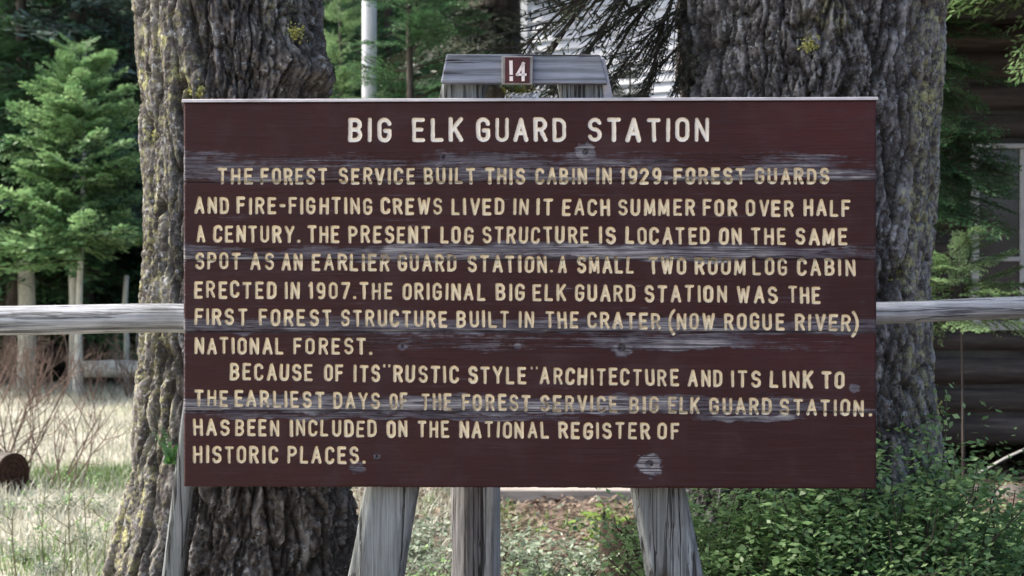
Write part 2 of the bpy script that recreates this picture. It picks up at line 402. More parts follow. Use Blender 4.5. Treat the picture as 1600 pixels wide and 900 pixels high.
# ------------------------------------------------------------------ foliage builders
def bough_template(seed, ntw=12, nn=8, nl=.085, nw=.02, droop=.18, spread=.42, flat=.25, lift=0.0):
    """one fir bough along +X, unit length; returns V (n,4,3) quads, wood quads, tip (n)"""
    r = np.random.default_rng(seed); Q = []; W = []; T = []
    ax = lambda s: np.array([s, .03 * math.sin(5 * s + seed), -droop * s * s + lift * s**3])
    def strip(p, q, w0, w1):
        d = q - p; n = np.cross(d, [0, 0, 1.]); n /= np.linalg.norm(n) + 1e-9
        W.append([p - n*w0, p + n*w0, q + n*w1, q - n*w1])
        u = np.array([0, 0, 1.]); W.append([p - u*w0, p + u*w0, q + u*w1, q - u*w1])
    for i in range(5): strip(ax(i/5), ax((i+1)/5), .011*(1-i/5.5), .011*(1-(i+1)/5.5))
    def needles(p, q, n, k):
        d = q - p; L = np.linalg.norm(d); d = d / L
        s = np.cross(d, [0, 0, 1.]); s /= np.linalg.norm(s) + 1e-9; u = np.cross(s, d)
        for j in range(n):
            f = (j + r.random()) / n; c = p + (q - p) * f
            sd = 1 if j % 2 else -1
            v = d * (.55 + .3*r.random()) + s * sd * (.55 + .5 * r.random()) + u * r.normal(0, flat)
            v /= np.linalg.norm(v); ln = nl * (.65 + .6 * r.random()) * (1.1 - .35*f)
            ww = np.cross(v, u + r.normal(0, .35, 3)); ww /= np.linalg.norm(ww) + 1e-9
            e = c + v * ln; m_ = c + v * ln * .45
            Q.append([c, m_ + ww * nw * .5, e, m_ - ww * nw * .5]); T.append(k * (.35 + .65 * f))
    for i in range(ntw):
        s = .10 + .86 * (i + .3 * r.random()) / ntw
        for sd in (-1, 1):
            if r.random() < .08: continue
            L = spread * (1.05 - s)**.8 * (.75 + .45 * r.random()) + .05
            a = R(58 - 18 * s + r.normal(0, 7)); p = ax(s)
            q = p + L * np.array([math.cos(a), sd * math.sin(a), -.10 - .25 * droop + r.normal(0, .09)])
            strip(p, q, .004, .002); needles(p, q, max(3, int(nn * (.4 + L / spread))), s)
    needles(ax(.35), ax(1.0), nn * 2, 1)
    return np.array(Q), np.array(W), np.array(T)

def place(tmpls, xf, seed=0):
    """xf: list of (matrix4 np, template index). returns V, quads, midx, tip"""
    Vs = []; mi = []; tp = []
    for M4, ti in xf:
        Q, W, T = tmpls[ti]
        A = np.concatenate([Q, W]).reshape(-1, 3)
        Vs.append(A @ M4[:3, :3].T + M4[:3, 3])
        mi.append(np.concatenate([np.zeros(len(Q), int), np.ones(len(W), int)]))
        tp.append(np.concatenate([np.repeat(T, 4), np.zeros(len(W) * 4)]))
    V = np.concatenate(Vs); n = len(V) // 4
    return V, np.arange(n * 4).reshape(n, 4), np.concatenate(mi), np.concatenate(tp)
def m4(base, az, pitch, roll, s):
    m = Matrix.Translation(base) @ Matrix.Rotation(az, 4, 'Z') @ Matrix.Rotation(-pitch, 4, 'Y') @ Matrix.Rotation(roll, 4, 'X') @ Matrix.Diagonal((*(s if isinstance(s, tuple) else (s, s, s)), 1))
    return np.array(m)

T_FAR = [bough_template(i, 11, 8, .11, .030, .22) for i in range(5)]
T_MID = [bough_template(20 + i, 17, 13, .075, .017, .14) for i in range(5)]
T_UP = [bough_template(40 + i, 17, 14, .070, .018, .10, lift=.10) for i in range(5)]
T_SAP = [bough_template(80 + i, 15, 12, .085, .032, .10, lift=.12) for i in range(5)]
T_NEAR = [bough_template(60 + i, 22, 18, .055, .011, .30) for i in range(4)]

def fir_meshes(seed, H, z0, Rb, whorl=.34, nb=7, tm=T_FAR, leaf='fir_dark', tr=.14, bark='bark_far', pitch=(-12, 22), shape=.85, gap=.08):
    r = np.random.default_rng(seed); xf = []
    z = z0
    while z < H - .12:
        f = (z - z0) / (H - z0)
        L = Rb * (1 - f)**shape * (.8 + .3 * r.random()) + .08
        for j in range(max(4, int(nb * (1 - .4 * f)))):
            if r.random() < gap: continue
            az = r.random() * 6.283; l = L * (.65 + .5 * r.random())
            p = pitch[0] + (pitch[1] - pitch[0]) * f + r.normal(0, 6)
            xf.append((m4((0, 0, z + r.normal(0, whorl * .3)), az, R(p), r.normal(0, .25), (l, l * (.75 + .3 * r.random()) if l > .5 else l, l)), r.integers(len(tm))))
        z += whorl * (1 - .45 * f) * (.8 + .4 * r.random())
    xf.append((m4((0, 0, H - .35), 0, R(88), 0, (.35, .25, .25)), 0))
    V, Q, mi, tp = place(tm, xf)
    crown = mesh_np("crown", V, [Q], [M[leaf], M['twig']], mi, False, {"tip": tp})
    b = MB(); n = 9; ph = r.random() * 6
    zs = [-.25, .15] + list(np.linspace(.8, H * .98, n))
    P = [(.05 * math.sin(zz * .7 + ph) * (zz > 0), .05 * math.cos(zz * .6 + ph) * (zz > 0), zz) for zz in zs]
    rad = [tr * 1.5, tr * 1.2] + [tr * (1 - .93 * zz / H) for zz in zs[2:]]
    b.tube(P, rad, 10)
    return crown, b.build("trunk", M[bark], smooth=True, mesh_only=True)
def fir(name, meshes, label, loc, rz=0, s=1, group=None, cat="tree"):
    t = thing(name, label, cat, loc, rz, group); t.scale = (s, s, s)
    obj("trunk", meshes[1], t); obj("crown", meshes[0], t)
    return t

# ---- forest behind the meadow: every tree its own trunk and crown
var = [fir_meshes(101, 12.5, 1.9, 2.3, leaf='fir_dark'), fir_meshes(102, 11, .9, 2.0, leaf='fir_dark', nb=8),
       fir_meshes(103, 12, 1.3, 2.2, leaf='fir_mid'), fir_meshes(104, 13, 2.6, 2.3, leaf='fir_blue', gap=.3, tr=.18),
       fir_meshes(105, 9, .5, 1.9, leaf='fir_mid', nb=8)]
LB = ['tall dark green fir standing in the shaded forest', 'dense dark green fir with boughs almost to the ground in the forest',
      'mid green fir in the forest beyond the meadow', 'sparse blue green fir with thin boughs in the forest', 'shorter mid green fir at the forest edge']
spots = []
rf = np.random.default_rng(12)
fixed = [(-7.45, 21.2, 2), (-6.7, 21.9, 3), (-9.3, 22.5, 1), (-7.9, 24.5, 0), (-6.2, 25.5, 3), (-4.9, 23.5, 1), (-8.7, 28, 3), (-3.4, 22.0, 4), (-2.2, 24.5, 2), (-2.9, 26.5, 1), (1.0, 32.5, 1), (-2.0, 30, 0), (-10.9, 24, 2), (3.0, 34, 0)]
for x, y, k in fixed: spots.append((x, y, k))
while len(spots) < 52:
    x = rf.uniform(-22, 16); y = rf.uniform(23, 44)
    if x > -.2 and y < 34: continue
    if all((x - a)**2 + (y - b)**2 > 1.9**2 for a, b, _ in spots): spots.append((x, y, int(rf.choice([0, 1, 2, 3, 1, 0]))))
for i, (x, y, k) in enumerate(spots):
    fir("fir_tree", var[k], LB[k], (x, y, .012 * max(0, y - 20) - .02), rf.random() * 6.28, rf.uniform(.85, 1.15), "firs of the forest behind the meadow")

# ---- far wood: reads as one mass
def far_wood():
    r = np.random.default_rng(5); xf = []
    for i in range(230):
        x = r.uniform(-55, 50); y = r.uniform(46, 62); z0 = max(0, y - 42) * .30 + .24
        H = r.uniform(9, 13); z = .8
        while z < H:
            L = 2.6 * (1 - z / H) + .4
            for j in range(3):
                xf.append((m4((x, y, z0 + z), r.random() * 6.28, R(-8), 0, (L, L, L)), 5))
            z += .9
    T = [None] * 5 + [bough_template(90, 6, 3, .26, .10, .2)]
    V, Q, mi, tp = place(T, xf)
    tag(obj("far_forest", mesh_np("far_forest", V, [Q], [M['fir_dark'], M['twig']], mi, False)), "far dark conifer wood behind the nearer firs", "forest", kind="stuff")
far_wood()

# ---- the bright young fir in the meadow and pale trunks under it
sap = fir_meshes(201, 4.8, 1.95, 1.5, whorl=.185, nb=11, tm=T_SAP, leaf='fir_bright', tr=.06, pitch=(4, 30), shape=.62, bark='bark_pale')
fir("young_fir_tree", sap, "bright mint green young fir in front of the dark forest, left of the big trunk", (gx(128, 19), 19, 0), .4, 1.0)
sap2 = fir_meshes(202, 5.6, 1.95, 1.6, whorl=.26, nb=9, tm=T_SAP, leaf='fir_mid', tr=.06, pitch=(-4, 25), bark='bark_pale')
fir("young_fir_tree", sap2, "mid green young fir cut off by the left edge of the photo", (gx(-15, 20), 20, 0), 1.2, 1.0)
for px, Y, wpx, top, lb in [(42, 20.2, 27, 330, "thickest pale bare trunk below the young firs at far left"), (115, 20.0, 14, 330, "slim pale trunk under the middle of the bright young fir"),
                        (197, 20.6, 9, 430, "thinnest short pale snag close to the big left trunk"), (182, 22.3, 22, 505, "broken pale stub below the rail left of the big trunk"), (222, 21.8, 18, 505, "whitish stub right beside the big left trunk below the rail")]:
    b = MB(); r0 = wpx * Y / F / 2; zt = gz(top, Y)
    b.tube([(0, 0, -.2), (.01, 0, zt * .4), (-.02, .01, zt * .75), (.01, 0, zt)], [r0 * 1.2, r0, r0 * .95, r0 * .8], 9)
    tag(b.build("bare_trunk", M['bark_pale'], None, (gx(px, Y), Y, 0), smooth=True), lb, "tree trunk", "pale bare trunks at the forest edge")
b = MB(); b.tube([(-.75, 0, .12), (-.2, .02, .13), (.3, 0, .12), (.8, -.02, .11)], [.11, .12, .115, .10], 10)
tag(b.build("fallen_log", M['bark_pale'], None, (gx(200, 19.2), 19.2, .22), smooth=True), "pale fallen log lying at the meadow's far edge beside the big trunk", "log")

# ---- trees of the middle ground between the two big trunks
yf1 = fir_meshes(301, 5.1, .4, 1.40, whorl=.26, nb=9, tm=T_MID, leaf='fir_mid', tr=.07, pitch=(-14, 25))
yf2 = fir_meshes(302, 5.6, .6, 1.5, whorl=.28, nb=8, tm=T_UP, leaf='fir_bright', tr=.07, pitch=(0, 28))
fir("young_fir_tree", yf1, "dense mid green fir right of the pole, between the two big trunks", (gx(648, 11.5), 11.5, 0), .3, 1.0)
fir("young_fir_tree", yf2, "pale green young fir left of the pole beside the burl", (gx(530, 18), 18, 0), 2.0, 1.0)
mt = fir_meshes(303, 13, 2.9, 1.5, whorl=.36, nb=6, tm=T_MID, leaf='needle_dead', tr=.30, pitch=(-30, 10), gap=.5)
fir("fir_tree", mt, "brown trunked older fir with drooping boughs in front of the white building", (gx(778, 14.5), 14.5, 0), 0.8, 1.0)

yf5 = fir_meshes(311, 3.55, .5, 1.0, whorl=.18, nb=10, tm=T_MID, leaf='fir_dark', tr=.05, pitch=(-8, 25))
fir("young_fir_tree", yf5, "small dark green fir seen through the gap under the crossbeam", (gx(818, 13.2), 13.2, 0), 1.4, 1.0)
yf6 = fir_meshes(312, 3.55, .5, .62, whorl=.16, nb=10, tm=T_MID, leaf='needle_dead', tr=.05, pitch=(-16, 20), shape=.6)
fir("young_fir_tree", yf6, "small olive fir right of the crossbeam in front of the white building", (gx(975, 12.0), 12.0, 0), 2.2, 1.0)

# ---- cabin-side firs
yf3 = fir_meshes(305, 4.6, 2.05, .60, whorl=.15, nb=12, tm=T_MID, leaf='fir_mid', tr=.05, pitch=(-20, 22), shape=.45, gap=.05)
yf7 = fir_meshes(315, 1.78, 1.34, .42, whorl=.11, nb=10, tm=T_UP, leaf='fir_bright', tr=.011, pitch=(0, 25), shape=.6)
fir("young_fir_tree", yf7, "small bright fir seedling peeking over the right rail below the cabin window", (gx(1492, 8.2), 8.2, 0), .7, 1.0)
fir("young_fir_tree", yf3, "dark green young fir by the cabin window, beside the right big trunk", (gx(1440, 8.6), 8.6, 0), 1.0, 1.0)
yf4 = fir_meshes(306, 9.5, 3.34, 1.75, whorl=.24, nb=11, tm=T_MID, leaf='fir_bright', tr=.11, pitch=(-8, 18))
fir("fir_tree", yf4, "green fir whose boughs hang over the cabin eave at the top right", (gx(1700, 8.2), 8.2, 0), 3.0, 1.0)

# ------------------------------------------------------------------ the white building
wb = thing("white_building", "white clapboard building half hidden by drooping branches between the two big trunks", "building", (gx(818, 26.5), 26.5, 0), R(-30))
x0 = 0.0; x1 = 8.5
b = MB(); z = .5; 
while z < 7.4:
    b.add([(x0, -.012, z), (x1, -.012, z), (x1, -.045, z), (x0, -.045, z), (x0, .0, z + .185), (x1, .0, z + .185)],
          [(3, 2, 5, 4), (0, 1, 2, 3), (0, 3, 4), (1, 5, 2)])
    z += .185
b.box((x0 + .01, .0, .0), (x1 - .01, 6, 7.4))
b.build("clapboard_wall", M['clap'], wb)
b = MB(); b.box((x0 - .02, -.07, .0), (x0 + .12, -.046, 7.42)); b.build("corner_board", M['clap'], wb)
b = MB(); b.add([(x0 - .4, -.5, 7.3), (x1 + .4, -.5, 7.3), (x1 + .4, 3, 9.6), (x0 - .4, 3, 9.6), (x0 - .4, 6.5, 7.3), (x1 + .4, 6.5, 7.3),
        (x0 - .4, -.5, 7.45), (x1 + .4, -.5, 7.45), (x1 + .4, 3, 9.75), (x0 - .4, 3, 9.75), (x0 - .4, 6.5, 7.45), (x1 + .4, 6.5, 7.45)],
      [(0, 3, 2, 1), (3, 4, 5, 2), (6, 7, 8, 9), (9, 8, 11, 10), (0, 1, 7, 6), (5, 4, 10, 11), (1, 2, 8, 7), (2, 5, 11, 8), (0, 6, 9, 3), (3, 9, 10, 4)])
b.build("roof", M['shingle'], wb)

# ------------------------------------------------------------------ flagpole
fp = thing("flagpole", "straight pale grey pole standing in foliage right of the left trunk's burl", "pole", (gx(577, 12.2), 12.2, 0))
b = MB(); b.tube([(0, 0, -.1), (0, 0, 4), (0, 0, 8.5)], [.066, .064, .045], 20); b.build("pole_shaft", M['pole'], fp, smooth=True)
b = MB(); b.tube([(0, 0, 0), (0, 0, .12), (0, 0, .16)], [.11, .11, .07], 16); b.build("pole_base", M['pole'], fp)
b = MB(); b.tube([(.055, -.04, 2.92), (.055, -.04, 2.99)], [.018, .018], 8); b.tube([(.055, -.04, 2.955), (.10, -.06, 2.955)], [.008, .008], 6); b.build("cleat", M['bolt'], fp)

# ------------------------------------------------------------------ log cabin
CY = 10.8
cb = thing("log_cabin", "dark log cabin with a white framed window behind the right trunk", "cabin", (0, CY, 0))
cx0, cx1 = gx(1385, CY), 10.5
wx0, wx1, wz0, wz1 = gx(1519, CY), gx(1519, CY) + 1.32, gz(505, CY), gz(234, CY)
lr = np.random.default_rng(8); z = .36; d = .232
def cab_log(a, c, z, rad, side=False):
    b = MB(); n = 14
    xs = np.linspace(a, c, n); ph = lr.random() * 9
    P = [(x, .012 * math.sin(x * 1.3 + ph), z + .010 * math.sin(x * .9 + ph)) for x in xs]
    if side: P = [(cx0 + .02 * math.sin(x + ph), x, z) for x in xs]
    b.tube(P, [rad * (1 + .05 * math.sin(x * 2.1 + ph)) for x in xs], 14)
    b.build("wall_log", M['log_wall'], cb, smooth=True)
while z < 3.55:
    rad = .110
    if z + .09 > wz0 and z - .09 < wz1:
        cab_log(cx0 - .25, wx0 - .05, z, rad); cab_log(wx1 + .05, cx1, z, rad)
    else: cab_log(cx0 - .25, cx1, z, rad * (1.15 if z < .4 else 1))
    cab_log(-.28, 5.2, z + d / 2, rad, True)
    z += d
b = MB(); b.box((cx0, -.04, .26), (wx0, 5, 3.6)); b.box((wx1, -.04, .26), (cx1, 5, 3.6)); b.box((wx0 + .001, -.04, .26), (wx1 - .001, 5, wz0 - .055)); b.box((wx0 + .001, -.04, wz1 + .036), (wx1 - .001, 5, 3.6)); b.box((wx0 + .002, .9, wz0), (wx1 - .002, 5, wz1))
b.build("chinking", M['chink'], cb)
for xx in (cx0 + .1, cx0 + 1.6, cx0 + 3.4, cx0 + 5.2):
    b = MB(); b.tube([(xx, .1, -.2), (xx, .1, .24)], [.16, .15], 9); b.build("foundation_pier", M['rock'], cb)
wn = MB()
t_ = .06
wn.box((wx0 - .040, -.13, wz0 - .05), (wx0 + .012, .03, wz1 + .035)); wn.box((wx1 - .012, -.13, wz0 - .05), (wx1 + .040, .03, wz1 + .035))
wn.box((wx0 + .013, -.128, wz1), (wx1 - .013, .03, wz1 + .035)); wn.box((wx0 + .013, -.128, wz0 - .05), (wx1 - .013, .03, wz0 + .02))
win = wn.build("window", M['sash'], cb, bevel=.004)
mu = MB()
for k in (1, 2, 3):
    xm = wx0 + (wx1 - wx0) * k / 4 + .02; mu.box((xm - .016, -.105, wz0 + .021), (xm + .016, -.07, wz1 - .001))
for zz in (gz(405, CY),):
    for k in range(4):
        a = wx0 + (wx1 - wx0) * k / 4 + (.037 if k else .013); c = wx0 + (wx1 - wx0) * (k + 1) / 4 + (.003 if k < 3 else -.013)
        mu.box((a, -.104, zz - .016), (c, -.072, zz + .016))
mu.build("muntin_bars", M['sash'], win)
b = MB(); b.box((wx0 + .013, -.08, wz0 + .021), (wx1 - .013, -.073, wz1 - .001)); b.build("pane", M['pane'], win)
rfm = MB()
rfm.add([(cx0 - .7, -.85, 3.36), (cx1 + .5, -.85, 3.36), (cx1 + .5, 2.5, 5.35), (cx0 - .7, 2.5, 5.35), (cx0 - .7, 5.85, 3.36), (cx1 + .5, 5.85, 3.36),
        (cx0 - .7, -.85, 3.52), (cx1 + .5, -.85, 3.52), (cx1 + .5, 2.5, 5.51), (cx0 - .7, 2.5, 5.51), (cx0 - .7, 5.85, 3.52), (cx1 + .5, 5.85, 3.52)],
      [(0, 3, 2, 1), (3, 4, 5, 2), (6, 7, 8, 9), (9, 8, 11, 10), (0, 1, 7, 6), (5, 4, 10, 11), (1, 2, 8, 7), (2, 5, 11, 8), (0, 6, 9, 3), (3, 9, 10, 4)])
rfm.build("roof", M['shingle'], cb)

# ------------------------------------------------------------------ the two big firs
def big_trunk(parent, prof, Yc, bark, ncell, cellh, seed, depth, scaly, lichens, base_l, burl=None, nt_=520):
    prof = np.array(prof, float)
    zz = gz(prof[:, 0], Yc)[::-1]; l = gx(prof[:, 1], Yc)[::-1]; r_ = gx(prof[:, 2], Yc)[::-1]
    rows = np.concatenate([np.linspace(-.15, .35, 30)[:-1], np.arange(.35, 2.75, .0042), np.linspace(2.78, 14, 60)])
    L = np.interp(rows, zz, l); Rr = np.interp(rows, zz, r_)
    k = np.hanning(61); k /= k.sum()
    dense = slice(29, 29 + len(np.arange(.35, 2.75, .0042)))
    for A in (L, Rr):
        seg = np.pad(A[dense], 30, mode='edge'); A[dense] = np.convolve(seg, k, 'valid')
    up = rows > 2.6
    cxm = (L + Rr) / 2; rad = (Rr - L) / 2
    rad[up] *= 1 - .62 * (rows[up] - 2.6) / 11.4
    th = np.linspace(0, 2 * np.pi, nt_, endpoint=False)
    TH, Z = np.meshgrid(th, rows); C = rad[:, None]
    cu, su = np.cos(TH), np.sin(TH)
    # warp then plates
    wu = 1.1 * fbm(cu * 1.6, su * 1.6, Z * 2.2, 3) + .35 * fbm(cu * 6, su * 6, Z * 8, 2)
    u = TH / (2 * np.pi) * ncell + wu + .22 * fbm(cu * 12, su * 12, Z * 9, 3); v = Z / cellh + .9 * fbm(cu * 2.5 + 9, su * 2.5, Z * 1.5, 3) + 40
    f1, f2, cr = voro(u, v, ncell, seed)
    plate = sstep(.02, .24, f2 - f1)
    n2 = ncell * 2
    w2 = .9 * fbm(cu * 15, su * 15, Z * 11, 3); w3 = .9 * fbm(cu * 30 + 5, su * 30, Z * 26, 3)
    f1b, f2b, crb = voro(TH / (2 * np.pi) * n2 + 1.6 * wu + w2, Z / (cellh * .36) + 60 + 1.5 * fbm(cu * 3, su * 3, Z * 3, 2) + w2, n2, seed + 1)
    plate2 = sstep(.0, .30, f2b - f1b)
    n3 = ncell * 5
    f1c, f2c, crc = voro(TH / (2 * np.pi) * n3 + 3.5 * wu + 1.3 * w3, Z / (cellh * .20) + 90 + 2.0 * fbm(cu * 5, su * 5, Z * 6, 2) - 1.3 * w3, n3, seed + 2)
    plate3 = sstep(0, .35, f2c - f1c)
    sc = scaly(cu, Z)
    big = depth * (plate - 1) * (1 - .55 * sc) + depth * .35 * (cr - .5)
    small = depth * .40 * (plate2 - 1) + depth * .45 * (crb - .5) * (.4 + sc) + depth * .20 * (plate3 - 1) + depth * .30 * (crc - .5)
    fine = .010 * (.5 - np.abs(fbm(cu * 20, su * 20, Z * 18, 4))) + .004 * fbm(cu * 60, su * 60, Z * 60, 2) + .006 * fbm(cu * 6, su * 6, Z * 3, 3)
    ridge = .5 - np.abs(fbm(cu * 7 + 3, su * 7, Z * 1.7 + .25 * wu, 4)) * 1.6
    D = .022 * ridge * (1 - .3 * sc) + big + small * (.45 + .75 * sc) + fine + .02 * fbm(cu * 2, su * 2, Z * .9, 2)
    dead = sstep(2.75, 3.4, Z); D *= (1 - dead * .5)
    Rf = C + D
    if burl:
        for (tb, zb, st, sz, h) in burl:
            dt = np.arctan2(np.sin(TH - tb), np.cos(TH - tb)) * C / st; dz = (Z - zb) / sz
            Rf = Rf + h * np.exp(-(dt**2 + dz**2)) * (1 + .55 * fbm(cu * 9, su * 9, Z * 11, 3))
    lich = base_l(cu)[..., None][..., 0] * (.55 + .9 * fbm(cu * 5, su * 5, Z * 4, 3))
    X = cxm[:, None] + Rf * cu; Y = Yc + Rf * su
    for px, py, sp, am in lichens:
        p = at(px, py, Yc); lich = np.maximum(lich, am * np.exp(-(((X - p.x) / sp)**2 + ((Z - p.z) / (sp * 1.25))**2)) * (su < .1))
    lich = np.clip(lich * (1 + 1.2 * fbm(cu * 9, su * 9, Z * 9, 3)), 0, 1)
    fur = np.clip(1 - plate * (.35 + .65 * np.maximum(plate2, 1 - sc)), 0, 1) * (1 - .4 * lich)
    n, m = Z.shape; idx = np.arange(n * m).reshape(n, m)
    Fq = np.stack([idx[:-1], np.roll(idx, -1, 1)[:-1], np.roll(idx, -1, 1)[1:], idx[1:]], -1).reshape(-1, 4)
    me = mesh_np("trunk", np.stack([X, Y, Z], -1).reshape(-1, 3), [Fq], [bark], attrs={"lichen": lich.ravel(), "furrow": fur.ravel(), "flake": np.clip(.55 * crc + .30 * crb + .3 * fbm(cu * 14, su * 14, Z * 14, 3), 0, 1).ravel()})
    o = obj("trunk", me, parent); o.location = -Vector(parent.location)
    return cxm, rad, rows

def leaf_clump(name, mat, parent, pts, size, seed=0, quads=26, flat=.5):
    """small tufts of lobes at each point"""
    r = np.random.default_rng(seed); Q = []
    for p, s in pts:
        for i in range(quads):
            c = np.array(p) + r.normal(0, 1, 3) * s * np.array([.42, .22, .42])
            a = r.normal(0, 1, 3); a /= np.linalg.norm(a); b_ = np.cross(a, r.normal(0, 1, 3)); b_ /= np.linalg.norm(b_)
            q = size * (.5 + r.random())
            Q.append([c - a*q, c + b_*q*.6, c + a*q, c - b_*q*.6])
    V = np.array(Q).reshape(-1, 3); n = len(V) // 4
    return obj(name, mesh_np(name, V, [np.arange(4*n).reshape(n, 4)], [mat], smooth=False), parent)

LY = 4.95
lt = thing("big_fir_tree", "huge furrowed fir trunk with a lumpy burl and yellow lichen behind the sign's left end", "tree", (gx(370, LY), LY, 0))
lp = [(-2600, 250, 470), (-600, 235, 480), (0, 222, 498), (150, 228, 506), (300, 234, 512), (450, 230, 520), (600, 220, 532), (700, 213, 540), (770, 203, 546), (830, 190, 550), (900, 170, 556), (1000, 122, 580), (1160, 20, 650)]
zb = gz(105, LY)
big_trunk(lt, lp, LY, M['bark_left'], 28, .42, 11, .033,
    lambda c, z: np.clip(sstep(-.55, -.1, c + .25 * np.sin(z * 5)) * .9, 0, 1),
    [(280, 85, .045, 1.2), (255, 215, .04, 1.1), (312, 148, .07, .9), (270, 280, .06, .7), (300, 60, .08, .5), (245, 300, .09, .5), (250, 420, .10, .4), (460, 40, .06, .5), (215, 830, .1, .45), (260, 700, .05, .6)],
    lambda c: .85 * sstep(-.30, -.70, c),
    burl=[(-.62, zb, .11, .11, .085), (-.95, zb - .05, .08, .06, .05), (-.42, zb - .07, .07, .06, .05), (-.8, zb + .16, .10, .06, .03), (-1.1, zb + .03, .06, .06, .03)])
def on_l(px, py, off=.33): p = at(px, py, LY - off); return (p.x - lt.location.x, p.y - LY, p.z)
for px, py, s, off in [(280, 85, .055, .24), (255, 215, .045, .17), (311, 143, .035, .30), (462, 52, .03, .28)]:
    leaf_clump("lichen_clump", M['lichen'], lt, [(on_l(px, py, off), s)], .006, px, 170)

RY = 5.3
rt = thing("big_fir_tree", "huge grey scaly fir trunk streaked with lichen behind the sign's right end", "tree", (gx(1258, RY), RY, 0))
rp = [(-2600, 1105, 1420), (-600, 1080, 1450), (0, 1062, 1468), (150, 1066, 1460), (300, 1068, 1452), (450, 1066, 1440), (600, 1062, 1446), (700, 1055, 1460), (800, 1040, 1480), (900, 1020, 1505), (1060, 960, 1590)]
big_trunk(rt, rp, RY, M['bark_right'], 42, .30, 21, .030,
    lambda c, z: np.clip(sstep(.75, .35, c + .1 * np.sin(z * 4)), 0, 1),
    [(1263, 72, .035, 1.1), (1430, 112, .06, 1.0), (1425, 50, .05, .6), (1405, 215, .07, .9), (1395, 320, .09, .8), (1390, 420, .06, 1.1), (1392, 545, .05, 1.1), (1440, 250, .06, .6), (1420, 360, .10, .5), (1455, 640, .06, .9), (1240, 60, .07, .5), (1410, 580, .08, .5), (1395, 480, .09, .6), (1430, 450, .06, .5), (1390, 260, .05, .6), (1420, 170, .06, .7), (1400, 360, .06, .7), (1430, 550, .06, .5), (1390, 620, .06, .5)], lambda c: 1.15 * sstep(.45, .72, c), nt_=680)
def on_r(px, py, off=.4): p = at(px, py, RY - off); return (p.x - rt.location.x, p.y - RY, p.z)
for px, py, s, off in [(1263, 70, .035, .50), (1432, 112, .05, .27), (1404, 212, .04, .33), (1389, 420, .045, .37), (1391, 548, .04, .36), (1459, 640, .045, .18)]:
    leaf_clump("lichen_clump", M['lichen'], rt, [(on_r(px, py, off), s)], .0055, px, 130)

def high_crown(parent, seed, r0):
    r = np.random.default_rng(seed); xf = []
    z = 6.2
    while z < 13.6:
        L = 2.6 * (1 - (z - 6.2) / 9.5)**.7 + .3
        for j in range(4):
            l = L * (.7 + .4 * r.random())
            xf.append((m4((0, 0, z + r.normal(0, .1)), r.random() * 6.28, R(r.normal(-6, 7)), 0, (l, l * .8, l)), r.integers(5)))
        z += .5
    V, Q, mi, tp = place(T_FAR, xf)
    obj("crown", mesh_np("crown", V, [Q], [M['fir_dark'], M['twig']], mi, False), parent)
high_crown(lt, 61, .3); high_crown(rt, 62, .4)

# drooping boughs of the right big fir, over the white building
r = np.random.default_rng(77); xf = []
for (px, py, az, pit, L, rl) in [(1075, -60, 172, -40, .62, 0), (1078, 10, 178, -32, .55, .3), (1080, 60, 183, -36, .42, -.2), (1082, -10, 186, -52, .60, .4), (1074, 95, 176, -55, .30, .1), (1090, -120, 188, -38, .85, .2), (1085, 40, 196, -62, .45, 0), (1083, -70, 166, -58, .7, -.4), (1080,-30,180,-24,.7,.1), (1076,-90,184,-22,.95,.3), (1080,-150,174,-34,1.0,-.2), (1074,30,190,-30,.5,.5)]:
    p = at(px, py, RY - .05)
    xf.append((m4((p.x - rt.location.x, p.y - RY - .1, p.z), R(az), R(pit), rl, (L, L * .8, L)), int(r.integers(4))))
V, Q, mi, tp = place(T_NEAR, xf)
keep = np.ones(len(Q), bool); keep[mi == 0] = r.random((mi == 0).sum()) < .55
obj("bough", mesh_np("bough", V, [Q[keep]], [M['needle_dead'], M['twig']], mi[keep], False), rt)

# ------------------------------------------------------------------ rail fence
FY = 4.28
fe = thing("rail_fence", "silver weathered log rail fence passing behind the sign", "fence", (gx(745, FY), FY + .1, 0))
def rail(pts, rad, seed):
    r = np.random.default_rng(seed); P = []; n = 90
    xs = np.linspace(0, 1, n); ph = r.random() * 6
    p0, p1 = [at(px, py, Y) for px, py, Y in pts]
    nr = 26; V = []
    for s in xs:
        c = p0.lerp(p1, s); c = c + Vector((0, 0, .004 * math.sin(s * 14 + ph)))
        for j in range(nr):
            t = 2 * math.pi * j / nr
            rr = rad[0] + (rad[1] - rad[0]) * s
            q = rr * (1 + .05 * float(fbm(math.cos(t) * 1.2, math.sin(t) * 1.2, s * 6 + seed, 2)))
            V.append((c.x - fe.location.x, c.y + q * math.cos(t) - fe.location.y, c.z + q * math.sin(t)))
    Fc = [(i*nr+j, (i+1)*nr+j, (i+1)*nr+(j+1) % nr, i*nr+(j+1) % nr) for i in range(n-1) for j in range(nr)]
    b = MB(); b.add(V, Fc + [tuple(range(nr)), tuple(range((n-1)*nr, n*nr))[::-1]])
    return b.build("rail", M['rail'], fe, smooth=True)
rail([(-330, 498.5, FY), (742, 499.5, FY)], (.0455, .044), 3)
rail([(748, 503, FY), (2050, 471, FY)], (.034, .033), 5)
